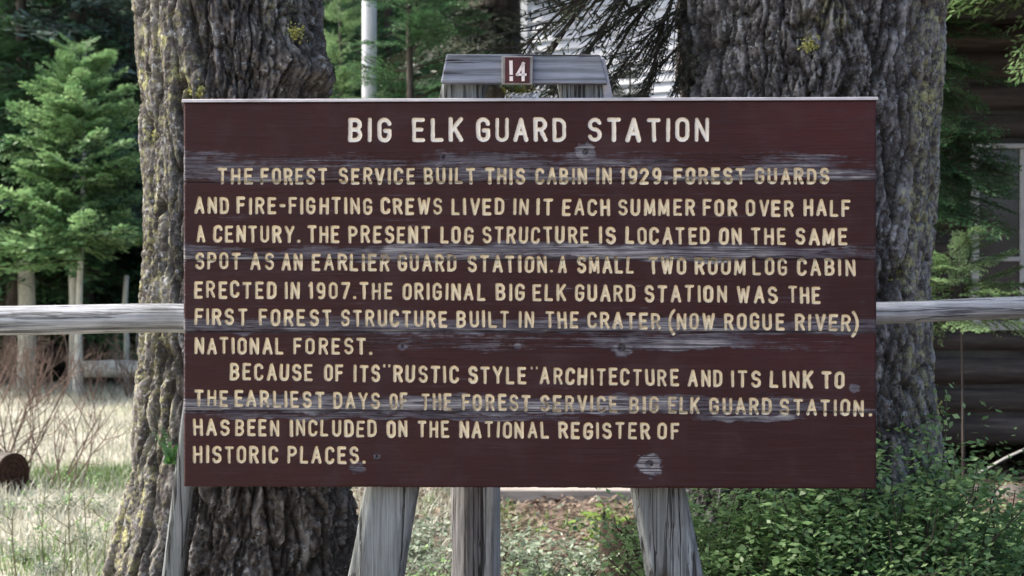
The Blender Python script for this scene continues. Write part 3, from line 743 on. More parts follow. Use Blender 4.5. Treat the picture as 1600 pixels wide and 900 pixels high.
def post(pt, pb, w, dpt, seed, k=16, name="post", mat='wood_z', parent=fe, squash=1.0, amp=.06, fr=(2.4, 2.2)):
    """rough upright between two points, w = (top, bottom) widths"""
    r = np.random.default_rng(seed); n = 60; V = []; a, c = Vector(pt), Vector(pb)
    for i in range(n):
        s = i / (n - 1); p = a.lerp(c, s); hw = (w[0] + (w[1] - w[0]) * s) / 2
        for j in range(k):
            t = 2 * math.pi * (j + .5) / k
            ct, st = math.cos(t), math.sin(t)
            e = .45 if squash < 1 else 1.0
            ct = math.copysign(abs(ct)**e, ct); st = math.copysign(abs(st)**e, st)
            q = 1 + amp * float(fbm(math.cos(t) * fr[0], math.sin(t) * fr[0], s * fr[1] + seed, 3))
            V.append((p.x + hw * ct * q, p.y + dpt / 2 * st * q, p.z))
    V = np.array(V) - np.array(parent.location)
    Fc = [(i*k+j, i*k+(j+1) % k, (i+1)*k+(j+1) % k, (i+1)*k+j) for i in range(n-1) for j in range(k)]
    b = MB(); b.add(V, Fc + [tuple(range(k))[::-1], tuple(range((n-1)*k, n*k))])
    return b.build(name, M[mat], parent, smooth=True)
PY = FY + .10
post(at(322, 470, PY), (gx(230, PY), PY, -.1), (.056, .066), .06, 4, squash=.5)
post(at(731, 455, PY + .02), (gx(735, PY), PY + .02, -.1), (.105, .115), .12, 9, k=32, mat='wood_rough', amp=.17, fr=(3.5, 9))
post(at(765, 470, PY + .005), (gx(768, PY), PY + .005, -.1), (.062, .062), .08, 14, k=24, mat='wood_light', amp=.06, fr=(2.5, 2.0))
post((2.75, PY, 1.46), (2.78, PY, -.1), (.09, .10), .10, 19)
post((-2.45, PY, 1.46), (-2.47, PY, -.1), (.09, .10), .10, 23)

# ------------------------------------------------------------------ the sign
YAW = R(1.45)
SC = Vector(((828 - 800) / F * 3.71, 3.71, 0))       # a point of the front plane
ex = Vector((math.cos(YAW), -math.sin(YAW), 0)); ey = Vector((math.sin(YAW), math.cos(YAW), 0))   # along the board, into the board
sg = thing("information_sign", "large brown wooden sign with cream routed lettering on grey timber legs", "sign", (SC.x, SC.y, 0), -YAW)
def uv(px, py):
    """photo pixel -> board coordinates (u along, v up) in metres"""
    dx = (np.asarray(px, float) - 800) / F; dz = -(np.asarray(py, float) - 450) / F
    # ray (dx,1,dz)*t hits plane (P-SC).ey = 0
    t = (SC.x * ey.x + SC.y * ey.y) / (dx * ey.x + ey.y)
    X = dx * t - SC.x; Y = t - SC.y
    return X * ex.x + Y * ex.y, CAMZ + dz * t
U0, U1 = float(uv(286, 450)[0]), float(uv(1370, 450)[0])
VT = float(uv(286, 160)[1]); VB = float(uv(286, 760.5)[1])
MM = (U1 - U0) / 1084            # metres per photo pixel on the board

# stroke font: glyphs on a box w x 1, y up
def arc(cx, cy, rx, ry, a0, a1, n=8):
    return [(cx + rx * math.cos(R(a0 + (a1 - a0) * i / n)), cy + ry * math.sin(R(a0 + (a1 - a0) * i / n))) for i in range(n + 1)]
W = .50; H_ = W / 2
ry = .24
Oval = arc(H_, 1 - ry, H_, ry, 0, 180) + arc(H_, ry, H_, ry, 180, 360) + [(W, 1 - ry)]
GL = {
 'A': (.56, [[(0, 0), (.28, 1), (.56, 0)], [(.10, .34), (.46, .34)]]),
 'B': (W, [[(0, 0), (0, 1), (.24, 1)] + arc(.24, .76, .23, .24, 90, -90) + [(0, .52)], [(.24, .52)] + arc(.25, .26, .25, .26, 90, -90) + [(0, 0)]]),
 'C': (W, [arc(H_, 1 - ry, H_, ry, 10, 180) + arc(H_, ry, H_, ry, 180, 350)]),
 'D': (W, [[(0, 0), (0, 1), (.2, 1)] + arc(.2, .72, .3, .28, 90, 0) + arc(.2, .28, .3, .28, 0, -90) + [(0, 0)]]),
 'E': (.44, [[(.44, 1), (0, 1), (0, 0), (.44, 0)], [(0, .52), (.36, .52)]]),
 'F': (.44, [[(.44, 1), (0, 1), (0, 0)], [(0, .52), (.36, .52)]]),
 'G': (W, [arc(H_, 1 - ry, H_, ry, 10, 180) + arc(H_, ry, H_, ry, 180, 360) + [(W, .46), (.28, .46)]]),
 'H': (W, [[(0, 0), (0, 1)], [(W, 0), (W, 1)], [(0, .52), (W, .52)]]),
 'I': (.02, [[(.01, 0), (.01, 1)]]),
 'K': (W, [[(0, 0), (0, 1)], [(W, 1), (.04, .44)], [(.17, .58), (W, 0)]]),
 'L': (.42, [[(0, 1), (0, 0), (.42, 0)]]),
 'M': (.64, [[(0, 0), (.03, 1), (.32, .12), (.61, 1), (.64, 0)]]),
 'N': (.52, [[(0, 0), (0, 1), (.52, 0), (.52, 1)]]),
 'O': (W, [Oval]),
 'P': (W, [[(0, 0), (0, 1), (.24, 1)] + arc(.24, .74, .26, .26, 90, -90) + [(0, .48)]]),
 'R': (W, [[(0, 0), (0, 1), (.24, 1)] + arc(.24, .75, .25, .25, 90, -90) + [(0, .5)], [(.26, .5), (W, 0)]]),
 'S': (W, [arc(H_, .76, .24, .24, 20, 180, 6) + arc(H_, .76, .24, .24, 180, 262, 4) + arc(H_, .25, .25, .27, 82, 0, 4) + arc(H_, .25, .25, .25, 0, -160, 7)]),
 'T': (.48, [[(0, 1), (.48, 1)], [(.24, 1), (.24, 0)]]),
 'U': (W, [[(0, 1), (0, ry)] + arc(H_, ry, H_, ry, 180, 360) + [(W, 1)]]),
 'V': (.54, [[(0, 1), (.27, 0), (.54, 1)]]),
 'W': (.74, [[(0, 1), (.18, 0), (.37, .85), (.56, 0), (.74, 1)]]),
 'Y': (.54, [[(0, 1), (.27, .46), (.54, 1)], [(.27, .46), (.27, 0)]]),
 '1': (.14, [[(0, .82), (.13, 1), (.13, 0)]]),
 '2': (W, [arc(H_, .74, H_, .26, 170, -20, 8) + [(.0, 0), (W, 0)]]),
 '9': (W, [arc(H_, .70, H_, .30, 0, 360, 12), arc(H_, .70, H_, .30, 0, -20, 3) + [(.46, .3)] + arc(.22, .28, .25, .28, -10, -110, 6)]),
 '0': (W, [Oval]),
 '7': (.48, [[(0, 1), (.48, 1), (.16, 0)]]),
 '4': (.52, [[(.40, 0), (.40, 1), (0, .30), (.54, .30)]]),
 '.': (.02, [[(.01, .02), (.03, .02)]]),
 '-': (.22, [[(0, .50), (.22, .50)]]),
 '"': (.34, [[(0, 1.10), (.0, 1.02)], [(.34, 1.10), (.34, 1.02)]]),
 '(': (.28, [arc(.60, .42, .58, 1.02, 125, 235, 8)]),
 ')': (.28, [arc(-.32, .42, .58, 1.02, 55, -55, 8)]),
}
# each line: words with left and right photo x, baseline at x=303 and x=1340, cap height in px
LINES = [
 [("BIG",544,611),("ELK",644,724),("GUARD",744,885),("STATION",918,1108)],
 [("THE",340,395),("FOREST",407,511),("SERVICE",529,648),("BUILT",662,743),("THIS",757,821),("CABIN",836,917),("IN",931,956),("1929.",969,1043),("FOREST",1052,1165),("GUARDS",1179,1296)],
 [("AND",304,357),("FIRE-FIGHTING",370,582),("CREWS",594,691),("LIVED",705,788),("IN",801,826),("IT",838,864),("EACH",878,953),("SUMMER",965,1086),("FOR",1098,1152),("OVER",1165,1240),("HALF",1255,1329)],
 [("A",306,320),("CENTURY.",332,469),("THE",480,531),("PRESENT",544,672),("LOG",688,740),("STRUCTURE",753,920),("IS",936,963),("LOCATED",977,1109),("ON",1123,1159),("THE",1173,1228),("SAME",1242,1324)],
 [("SPOT",304,376),("AS",391,428),("AN",440,473),("EARLIER",487,609),("GUARD",621,713),("STATION.",730,864),("A",872,886),("SMALL",901,991),("TWO",1014,1072),("ROOM",1085,1165),("LOG",1176,1230),("CABIN",1245,1336)],
 [("ERECTED",303,431),("IN",444,468),("1907.",482,556),("THE",562,613),("ORIGINAL",628,758),("BIG",774,820),("ELK",832,885),("GUARD",898,993),("STATION",1007,1136),("WAS",1151,1215),("THE",1231,1282)],
 [("FIRST",303,386),("FOREST",404,518),("STRUCTURE",532,699),("BUILT",713,796),("IN",810,835),("THE",852,904),("CRATER",917,1032),("(",1043,1055),("NOW",1057,1117),("ROGUE",1131,1226),("RIVER",1242,1330),(")",1330,1342)],
 [("NATIONAL",303,443),("FOREST.",458,582)],
 [("BECAUSE",359,489),("OF",506,537),('ITS',552,594),('"',598,611),("RUSTIC",614,717),('STYLE',731,822),('"',828,841),("ARCHITECTURE",843,1060),("AND",1075,1129),("ITS",1142,1189),("LINK",1203,1270),("TO",1284,1320)],
 [("THE",303,356),("EARLIEST",366,507),("DAYS",520,594),("OF",608,637),("THE",658,705),("FOREST",721,829),("SERVICE",844,965),("BIG",983,1029),("ELK",1043,1094),("GUARD",1108,1206),("STATION",1218,1350),(".",1357,1362)],
 [("HAS",301,359),("BEEN",367,436),("INCLUDED",452,589),("ON",604,637),("THE",652,702),("NATIONAL",717,857),("REGISTER",872,1015),("OF",1027,1061)],
 [("HISTORIC",301,435),("PLACES.",448,571)],
]
BASE = [(222,222,38.5),(288.5,288,26.5),(334,339,27),(379,383.5,27.5),(421,432,27.5),(466,475,27.5),(508,518,27),(553.5,558,27),(593.5,608,27.5),(635.5,651,27),(681,690,27),(724,728,28)]

NU, NV = 1084, 604
us = np.linspace(U0, U1, NU + 1); vs = np.linspace(VB, VT, NV + 1)
UU, VV = np.meshgrid(us, vs)                       # rows v, cols u
SD = np.full(UU.shape, 1.0); LI = np.full(UU.shape, -1, int)
du = us[1] - us[0]; dv = vs[1] - vs[0]
wob = fbm(UU * 60, VV * 60, 2.2, 3)
lr = np.random.default_rng(31)
def seg(p, q, rad, li):
    m = rad * 3.0
    i0 = max(0, int((min(p[0], q[0]) - m - U0) / du)); i1 = min(NU, int((max(p[0], q[0]) + m - U0) / du) + 1)
    j0 = max(0, int((min(p[1], q[1]) - m - VB) / dv)); j1 = min(NV, int((max(p[1], q[1]) + m - VB) / dv) + 1)
    if i1 <= i0 or j1 <= j0: return
    sl = (slice(j0, j1 + 1), slice(i0, i1 + 1))
    x = UU[sl] - p[0]; y = VV[sl] - p[1]; dx, dy = q[0] - p[0], q[1] - p[1]
    L2 = dx*dx + dy*dy + 1e-12; t = np.clip((x*dx + y*dy) / L2, 0, 1)
    d = np.hypot(x - t*dx, y - t*dy) - rad * (1 + .20 * wob[sl])
    b = d < SD[sl]
    SD[sl] = np.where(b, d, SD[sl]); LI[sl] = np.where(b & (d < rad * 2), li, LI[sl])
for li, words in enumerate(LINES):
    b0, b1, cap = BASE[li]
    sw = (5.1 if li else 6.8) / 2 * MM
    for wd, xa, xb in words:
        tr = 0.47 if li else .46
        ws = [GL[c][0] for c in wd]; tot = sum(ws) + tr * (len(wd) - 1)
        span = (xb - xa) - 2 * sw / MM
        big = wd in '()"'
        sx = max(span, 2) / tot if not big else cap * .85
        if wd in ("A", "(", ")", "."): sx = (span / tot if wd == "A" else cap)
        x = xa + sw / MM
        for c in wd:
            gw, st = GL[c]
            jx, jy = lr.normal(0, .35), lr.normal(0, .35); rot = R(lr.normal(0, 1.0)); hs = 1 + lr.normal(0, .012)
            rad = sw * (1 + lr.normal(0, .06))
            if c == '.': rad *= 1.05
            if c == '"': rad *= .72
            for pl in st:
                pts = []
                for gx_, gy_ in pl:
                    X = x + gx_ * sx + jx; yb = b0 + (b1 - b0) * (X - 303) / 1037
                    hpx = cap - 2 * sw / MM
                    xx = X + rot * (gy_ - .5) * cap; yy = yb - sw / MM - gy_ * hpx * hs + jy
                    a, v_ = uv(xx, yy); pts.append((float(a), float(v_)))
                for p, q in zip(pts[:-1], pts[1:]): seg(p, q, rad, li)
            x += (gw + tr) * sx

# joints between the five planks
JP = [283.5, 406, 518.5, 643]
JV = [VT] + [float(uv(828, y)[1]) for y in JP] + [VB]
PX = 286 + (UU - U0) / MM; PYY = 160 + (VT - VV) / (VT - VB) * 600.5
# worn paint: strongest along the planks' lower edges, in patches
def band(y0, y1, soft, xr=None):
    f = sstep(y0 - soft, y0 + soft, PYY) * sstep(y1 + soft * .4, y1 - soft * .4, PYY)
    if xr: f = f * np.interp(PX, [p for p, _ in xr], [a for _, a in xr])
    return f
wl = fbm(PX / 160, PYY / 22, 1.1, 4); wf = fbm(PX / 30, PYY / 6, 4.1, 3)
PYw = PYY
wear = np.zeros_like(UU)
PYY = PYw + 13 * fbm(PX / 90, PYw / 60, 8.8, 3) + 7 * fbm(PX / 22, PYw / 16, 2.8, 3)
wear = np.maximum(wear, band(240, 281, 14, [(286, .62), (420, .5), (560, .40), (650, .35), (690, .7), (800, .6), (850, .65), (1010, .5), (1100, .25), (1200, .5), (1280, .65), (1330, .3), (1370, .25)]))
wear = np.maximum(wear, band(262, 281, 8, [(286, .55), (420, .4), (1100, .4), (1190, .9), (1300, .8), (1370, .35)]))
wear = np.maximum(wear, band(384, 406, 9, [(286, .5), (420, .4), (560, .5), (610, .85), (760, .7), (860, .7), (900, 1.0), (1180, .95), (1230, .5), (1370, .3)]))
wear = np.maximum(wear, band(497, 519, 8, [(286, .6), (420, .55), (560, .5), (600, .75), (700, .65), (800, .4), (900, .55), (1040, .85), (1080, .6), (1200, .45), (1330, .6), (1370, .4)]))
wear = np.maximum(wear, band(522, 546, 7, [(286, 0), (600, .2), (720, .3), (900, .25), (1030, .7), (1130, .7), (1180, .2), (1370, 0)]))
wear = np.maximum(wear, band(620, 644, 9, [(286, .8), (400, .8), (560, .75), (720, .85), (850, 1.0), (1030, 1.0), (1090, .5), (1150, .7), (1250, .5), (1300, .15), (1370, .1)]))
wear = np.maximum(wear, band(645, 656, 4, [(286, 0), (380, .5), (700, .6), (900, .5), (1000, 0), (1080, .2), (1120, .8), (1240, .8), (1270, .1), (1370, 0)]))
PYY = PYw
for jy in JP: wear = np.maximum(wear, sstep(5.5, 2.0, np.abs(PYY - jy + 3.0 + 2.5 * fbm(PX / 25, PYY * 0, jy, 3))) * np.clip(.45 + 1.6 * fbm(PX / 110, PYY * 0, jy + 3, 3), 0, 1.2))
for bx, by, rr, am in [(918, 239, 19, .8), (1018, 723, 21, .95), (975, 543, 17, .7), (697, 246, 9, .7), (632, 541, 9, .5), (812, 541, 7, .5), (560, 731, 14, .5), (592, 712, 7, .6), (1335, 605, 10, .6), (1085, 770, 8, .3)]:
    d = np.hypot(PX - bx, (PYY - by) * 1.15) / rr * (1 + .55 * fbm(PX / 9, PYY / 9, 1.7, 3)); wear = np.maximum(wear, am * sstep(1.15, .7, d))
wear += sstep(167, 160, PYY) * .25 + sstep(292, 286, PX) * .35
mid = sstep(262, 300, PYY) * sstep(680, 610, PYY)
wear = np.clip(wear * (1 + .5 * wl + .35 * fbm(PX / 26, PYY / 9, 7.7, 3)) + .14 * wf + .05 + .12 * mid * (1 + fbm(PX / 60, PYY / 30, 9.9, 3)), 0, 1.3)
dirt = np.zeros_like(UU)
for jv in JV[1:-1]: dirt = np.maximum(dirt, sstep(.006, .0, np.abs(VV - jv + .0008 * wl)))
dirt = np.clip(dirt * .45 * (1 + 1.6 * fbm(PX / 70, VV * 0, 6.6, 3)), 0, .6)
red = sstep(1080, 1300, PX + 60 * wl) * sstep(300, 210, PYY) * .8 + .5 * sstep(1050, 1200, PX) * band(525, 575, 10) + .25 * sstep(.1, .5, wl)
# relief: grain, opened joints, rounded outer edges, routed letters
DEP = .0007 * fbm(UU * 5, VV * 190, .3, 4) + .0009 * np.clip(wear, 0, 1) * fbm(UU * 9, VV * 260, 3.3, 3)
for k, jv in enumerate(JV[1:-1]): DEP += .0042 * np.exp(-((VV - jv + .0010 * fbm(UU * 3, VV * 0, k)) / .0022)**2)
edge = np.minimum.reduce([UU - U0, U1 - UU, VT - VV, VV - VB])
DEP += .005 * (1 - sstep(0, .006, edge))
DEP += .0060 * sstep(.0004, -.0034, SD)
for bx, by, rr in [(918, 239, 4.5), (1018, 723, 6), (975, 543, 6), (697, 246, 3), (632, 541, 2.5), (592, 712, 2.5)]:
    DEP += .007 * sstep(rr * 1.15, rr * .8, np.hypot(PX - bx, PYY - by))
# move grid vertices that lie close to a letter outline onto it
gv, gu = np.gradient(SD, dv, du); gl = np.hypot(gu, gv) + 1e-9
nearc = (np.abs(SD) < .55 * du) & (SD < .5) & (edge > .01)
Ud = np.where(nearc, UU - SD * gu / gl, UU); Vd = np.where(nearc, VV - SD * gv / gl, VV)
cut = np.abs(fbm(UU * 30, VV * 30, 3.1, 4)) * .0040
Ud[:, 0] += cut[:, 0]; Ud[:, -1] -= cut[:, -1]; Vd[0] += cut[0]
for k in (0, -1): DEP[:, k] += cut[:, k]
P3 = np.stack([Ud, DEP, Vd], -1).reshape(-1, 3)
idx = np.arange((NU + 1) * (NV + 1)).reshape(NV + 1, NU + 1)
FQ = np.stack([idx[:-1, :-1], idx[:-1, 1:], idx[1:, 1:], idx[1:, :-1]], -1).reshape(-1, 4)
sdr = np.where(nearc, 0, SD).ravel()
fsd = sdr[FQ].mean(1); fli = LI.ravel()[FQ]; flm = fli.max(1)
isl = (fsd < 0) & (flm >= 0)
fv = VV.ravel()[FQ].mean(1)
A_w, A_d, A_r = wear.ravel(), dirt.ravel(), red.ravel()
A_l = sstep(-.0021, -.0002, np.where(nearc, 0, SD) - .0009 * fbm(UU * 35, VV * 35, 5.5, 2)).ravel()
def sub(name, mask, mat, box=None):
    f = FQ[mask]; used, inv = np.unique(f, return_inverse=True); f = inv.reshape(f.shape)
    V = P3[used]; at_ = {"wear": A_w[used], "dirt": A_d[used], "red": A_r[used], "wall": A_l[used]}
    polys = [f]
    if box:
        z0, z1 = box; n = len(V)
        y0, y1 = .0052, .046
        a0, a1 = U0 + .0022, U1 - .0022
        Bv = np.array([(a0, y0, z0), (a1, y0, z0), (a1, y1, z0), (a0, y1, z0), (a0, y0, z1), (a1, y0, z1), (a1, y1, z1), (a0, y1, z1)])
        V = np.concatenate([V, Bv]); polys.append(n + np.array([(0,3,2,1), (4,5,6,7), (1,2,6,5), (2,3,7,6), (3,0,4,7)]))
        for k, val in (("wear", .5), ("dirt", .3), ("red", 0), ("wall", 0)): at_[k] = np.concatenate([at_[k], np.full(8, val)])
    return obj(name, mesh_np(name, V, polys, [mat], smooth=True, attrs=at_), sg)
PL = ["topmost plank with the white title, greyed along its lower edge", "second plank from the top with grey peeling lower edge", "middle plank of the sign", "fourth plank with a whitish worn lower edge", "bottom plank, smooth and little worn"]
for k in range(5):
    hi, lo = JV[k], JV[k + 1]
    o = sub("plank", (~isl) & (fv <= hi) & (fv > lo) if k else (~isl) & (fv > lo), M['board'], (lo + (.0015 if k < 4 else .0028), hi - .0015)); o["label"] = PL[k]
for li, words in enumerate(LINES):
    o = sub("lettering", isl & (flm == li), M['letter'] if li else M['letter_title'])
    o["label"] = ("white title lettering" if li == 0 else "cream lettering") + " reading " + " ".join(wd[0] for wd in words).title().replace(" .", ".")

b = MB(); n = 70
xs = np.linspace(U0 - .003, U1 + .003, n)
for i in range(n - 1):
    pass
zt = VT + .0005; hh = .0085
Vc = []
for x in xs:
    j = .0012 * float(fbm(x * 9, 1.2)); 
    Vc += [(x, -.003 + j, zt), (x, -.0015 + j, zt + hh * .75 + j), (x, .004, zt + hh + j), (x, .049, zt + hh + j), (x, .049, zt)]
b.add(Vc, [(i*5+j, (i+1)*5+j, (i+1)*5+(j+1) % 5, i*5+(j+1) % 5) for i in range(n-1) for j in range(5)] + [(4,3,2,1,0), tuple((n-1)*5+j for j in range(5))])
b.build("cap_strip", M['cap'], sg)
for bx, by, rr in [(918, 239, 4.2), (1018, 723, 5), (975, 543, 5), (697, 246, 2.6), (632, 541, 2.2), (592, 712, 2.2)]:
    a, v_ = uv(bx, by); b = MB(); rr *= MM
    b.tube([(a, .0085, v_), (a, .0022, v_), (a, .001, v_)], [rr, rr, rr * .6], 6 if rr > .005 else 10)
    b.build("bolt", M['bolt'], sg)

# legs, crossbeam, plaque: in the sign's own frame (u, depth, z)
def leg(px_t, py_t, px_b, py_b, wt, wb_, seed):
    ut, vt = uv(px_t, py_t); ub, vb = uv(px_b, py_b)
    sl = (ub - ut) / (vt - vb); vg = -.12; ug = ub + sl * (vb - vg)
    r = np.random.default_rng(seed); n, k = 150, 40; V = []
    ss = np.linspace(0, 1, n); J = np.arange(k)
    for s in ss:
        z = vt + (vg - vt) * s; c = ut + (ug - ut) * s; hw = (wt + (wb_ - wt) * min(1, s * 1.25)) / 2 * 1.0
        rnd = min(1, max(0, (s - .15) * 1.6))          # squared at the top, half-round lower down
        t = 2 * np.pi * (J + .5) / k; e = .25 + .40 * rnd
        ct = np.sign(np.cos(t)) * np.abs(np.cos(t))**e; st = np.sign(np.sin(t)) * np.abs(np.sin(t))**e
        crack = fbm(ct * 5 + seed, st * 3, s * 1.4, 3)
        q = 1 - .10 * np.exp(-(crack / .07)**2) * (.3 + .7 * rnd) + .03 * fbm(ct * 2, st * 2, s * 4 + seed, 2)
        V.append(np.stack([c + hw * ct * q, .095 + .045 * st * q, np.full(k, z)], -1))
    V = np.concatenate(V)
    Fc = [(i*k+j, i*k+(j+1) % k, (i+1)*k+(j+1) % k, (i+1)*k+j) for i in range(n-1) for j in range(k)]
    b = MB(); b.add(V, Fc + [tuple(range(k))[::-1], tuple(range((n-1)*k, n*k))])
    return b.build("leg", M['wood_z'], sg, smooth=True)
leg(729, 90, 583, 900, .118, .163, 2)
leg(901, 90, 1057, 900, .122, .163, 6)
def poly_board(pix, y0, y1, name, mat, bev=.004):
    p = [uv(*q) for q in pix]; n = len(p)
    b = MB(); b.add([(a, y0, c) for a, c in p] + [(a, y1, c) for a, c in p],
        [tuple(range(n))[::-1], tuple(range(n, 2*n))] + [(i, (i+1) % n, n + (i+1) % n, n + i) for i in range(n)])
    return b.build(name, mat, sg, bevel=bev)
poly_board([(697, 83), (938, 84), (950, 129), (688, 128)], .012, .049, "crossbeam", M['wood_x'])
poly_board([(938.5, 84), (946, 85), (961, 157), (945, 157)], .050, .085, "side_strip", M['cap'])
poly_board([(784, 88), (833, 88), (832, 132), (784, 132)], -.004, .0115, "number_plaque", M['plaque_edge'], .002)
pf = poly_board([(789, 90), (828, 90), (827.5, 130), (789, 130)], -.0065, -.0035, "plaque_face", M['plaque'], .001)
pq = [c for c in sg.children if c.name.startswith("number_plaque")][0]
pf.parent = pq
b = MB()
def dstroke(pts, w):
    for (p, q) in zip(pts[:-1], pts[1:]):
        a = Vector(uv(*p)); c = Vector(uv(*q)); d = (c - a).normalized() * w * MM / 2; nn = Vector((-d.y, d.x))
        cs = [a - d - nn, c + d - nn, c + d + nn, a - d + nn]
        b.add([(k.x, -.0085, k.y) for k in cs] + [(k.x, -.0064, k.y) for k in cs], [(0,1,2,3), (7,6,5,4), (0,4,5,1), (1,5,6,2), (2,6,7,3), (3,7,4,0)])
dstroke([(798.5, 98), (798.8, 115)], 5.2); dstroke([(799, 122.5), (799, 124.5)], 5.4)
dstroke([(818, 100), (808.5, 117)], 4.2); dstroke([(817.5, 101), (817.5, 125)], 4.8); dstroke([(808, 117.2), (821, 117.2)], 3.6)
b.build("numeral", M['digit'], pq)

# tufts on the sign's top edge
u_, v_ = uv(812, 153)
def world(u, d, z): return SC + ex * u + ey * d + Vector((0, 0, z))
p0 = world(u_, .03, v_)
e = thing("white_tuft", "small clump of white petals and moss on the sign's top edge below the number plaque", "flowers", (p0.x, p0.y, VT + .009))
pts = [((x, rng.normal(0, .006), .006 + .004 * rng.random()), .012) for x in np.linspace(-.030, .045, 9)]
leaf_clump("petals", M['white_tuft'], e, pts, .006, 4, 18)
pts = [((x, .012 + rng.normal(0, .006), .014 + .01 * rng.random()), .016) for x in np.linspace(-.04, .03, 7)]
leaf_clump("moss", M['moss'], e, pts, .006, 5, 22)

# ------------------------------------------------------------------ shrubs
def shrub_mesh(seed, H, Rr, nst, leaf, leafm, step=.022, up=.8, stemm='twig', fill=1.0):
    r = np.random.default_rng(seed); Q = []; st = MB()
    for i in range(nst):
        az = r.random() * 6.283; lean = Rr * math.sqrt(r.random()); h = H * (.55 + .5 * r.random()) * (1 - .25 * lean / Rr)
        p0 = np.array([r.normal(0, Rr * .25), r.normal(0, Rr * .25), 0]); tip = np.array([math.cos(az) * lean, math.sin(az) * lean, h])
        n = 6; P = []
        for k in range(n + 1):
            s = k / n; P.append(p0 * (1 - s) + tip * s + np.array([0, 0, .18 * h * math.sin(s * math.pi) * (lean / Rr)]) + r.normal(0, .012, 3) * s)
        st.tube(P, np.linspace(.005, .0012, n + 1) * (H / .9 + .3), 4, cap=False)
        # side shoots with leaves
        for j in range(int(h / step * fill)):
            s = .12 + .9 * r.random(); s = min(s, .999); k = int(s * n); f = s * n - k
            c = P[k] * (1 - f) + P[k + 1] * f
            a = r.random() * 6.283; ln = r.exponential(.06) + .012
            d = np.array([math.cos(a), math.sin(a), r.normal(.25, .35)]); c2 = c + d * ln
            for q in range(3):
                a2 = a + r.normal(0, 1.0); v = np.array([math.cos(a2), math.sin(a2), r.normal(.15, .4)]); v /= np.linalg.norm(v)
                nrm = np.array([r.normal(0, .45), r.normal(0, .45), 1]); ww = np.cross(v, nrm); ww /= np.linalg.norm(ww)
                L = leaf * (.55 + .8 * r.random()); cc = c2 + r.normal(0, .014, 3)
                Q.append([cc, cc + v * L * .5 + ww * L * .30, cc + v * L, cc + v * L * .5 - ww * L * .30])
    V = np.array(Q).reshape(-1, 3); n = len(V) // 4
    fol = mesh_np("foliage", V, [np.arange(4 * n).reshape(n, 4)], [M[leafm]], smooth=False)
    return fol, st.build("stems", M[stemm], mesh_only=True)
def shrub(name, ms, label, loc, rz=0, s=1, group=None, cat="shrub", sz=None):
    t = thing(name, label, cat, loc, rz, group); t.scale = (s, s, sz or s)
    obj("foliage", ms[0], t); obj("stems", ms[1], t); return t
shA = [shrub_mesh(401, .88, .42, 95, .024, 'shrub', .012), shrub_mesh(402, .80, .40, 80, .030, 'shrub', .012), shrub_mesh(403, .72, .44, 88, .019, 'shrub', .012)]
for i, (px, Y, k, s, lb) in enumerate([
    (1120, 4.62, 0, 1.0, "dense small leaved green shrub right beside the sign's right leg"),
    (1215, 4.52, 1, 1.06, "small leaved green shrub below the sign, second to the right of the right leg"),
    (1310, 4.62, 2, 1.14, "small leaved green shrub below the sign's lower right corner"),
    (1405, 4.62, 0, 1.16, "taller green shrub climbing in front of the right trunk's base"),
    (1470, 4.85, 1, 1.12, "green shrub at the right foot of the big right trunk"),
    (1560, 5.9, 2, .78, "low green shrub in front of the pale rocks at bottom right"),
    (1640, 5.7, 1, .72, "green shrub cut by the right edge at the bottom of the photo"),
    (1180, 5.0, 2, 1.0, "green shrub hidden deeper behind the row beside the right leg"),
    (1270, 4.15, 1, .72, "low green shrub nearest the camera at the bottom edge")]):
    shrub("leafy_shrub", shA[k], lb, (gx(px, Y), Y, 0), i * 1.3, s, "green shrubs at the foot of the right trunk")
# climbing stems with leaves on the right trunk
t = thing("climbing_vine", "leafy vine climbing the right side of the big right trunk above the shrubs", "vine", (gx(1430, 4.95), 4.95, 0))
r = np.random.default_rng(15); Q = []; st = MB()
for i in range(9):
    x0_, x1_ = r.uniform(-.10, .16), r.uniform(-.06, .10); zt_ = r.uniform(.75, 1.02) if i else 1.08
    P = [np.array([x0_ + (x1_ - x0_) * s + .012 * math.sin(8 * s + i), -.06 + .03 * math.sin(5 * s + i), zt_ * s]) for s in np.linspace(0, 1, 12)]
    st.tube(P, np.linspace(.005, .002, 12), 4, cap=False)
    for p in P[4:]:
        for q in range(14):
            c = p + r.normal(0, .026, 3); v = r.normal(0, 1, 3); v[1] = -abs(v[1]) * .6; v /= np.linalg.norm(v); ww = np.cross(v, r.normal(0, 1, 3)); ww /= np.linalg.norm(ww)
            L = .022 * (.5 + r.random()); Q.append([c, c + v*L*.5 + ww*L*.3, c + v*L, c + v*L*.5 - ww*L*.3])
V = np.array(Q).reshape(-1, 3); n = len(V) // 4
obj("foliage", mesh_np("foliage", V, [np.arange(4*n).reshape(n, 4)], [M['shrub']], smooth=False), t); st.build("stems", M['twig'], t)

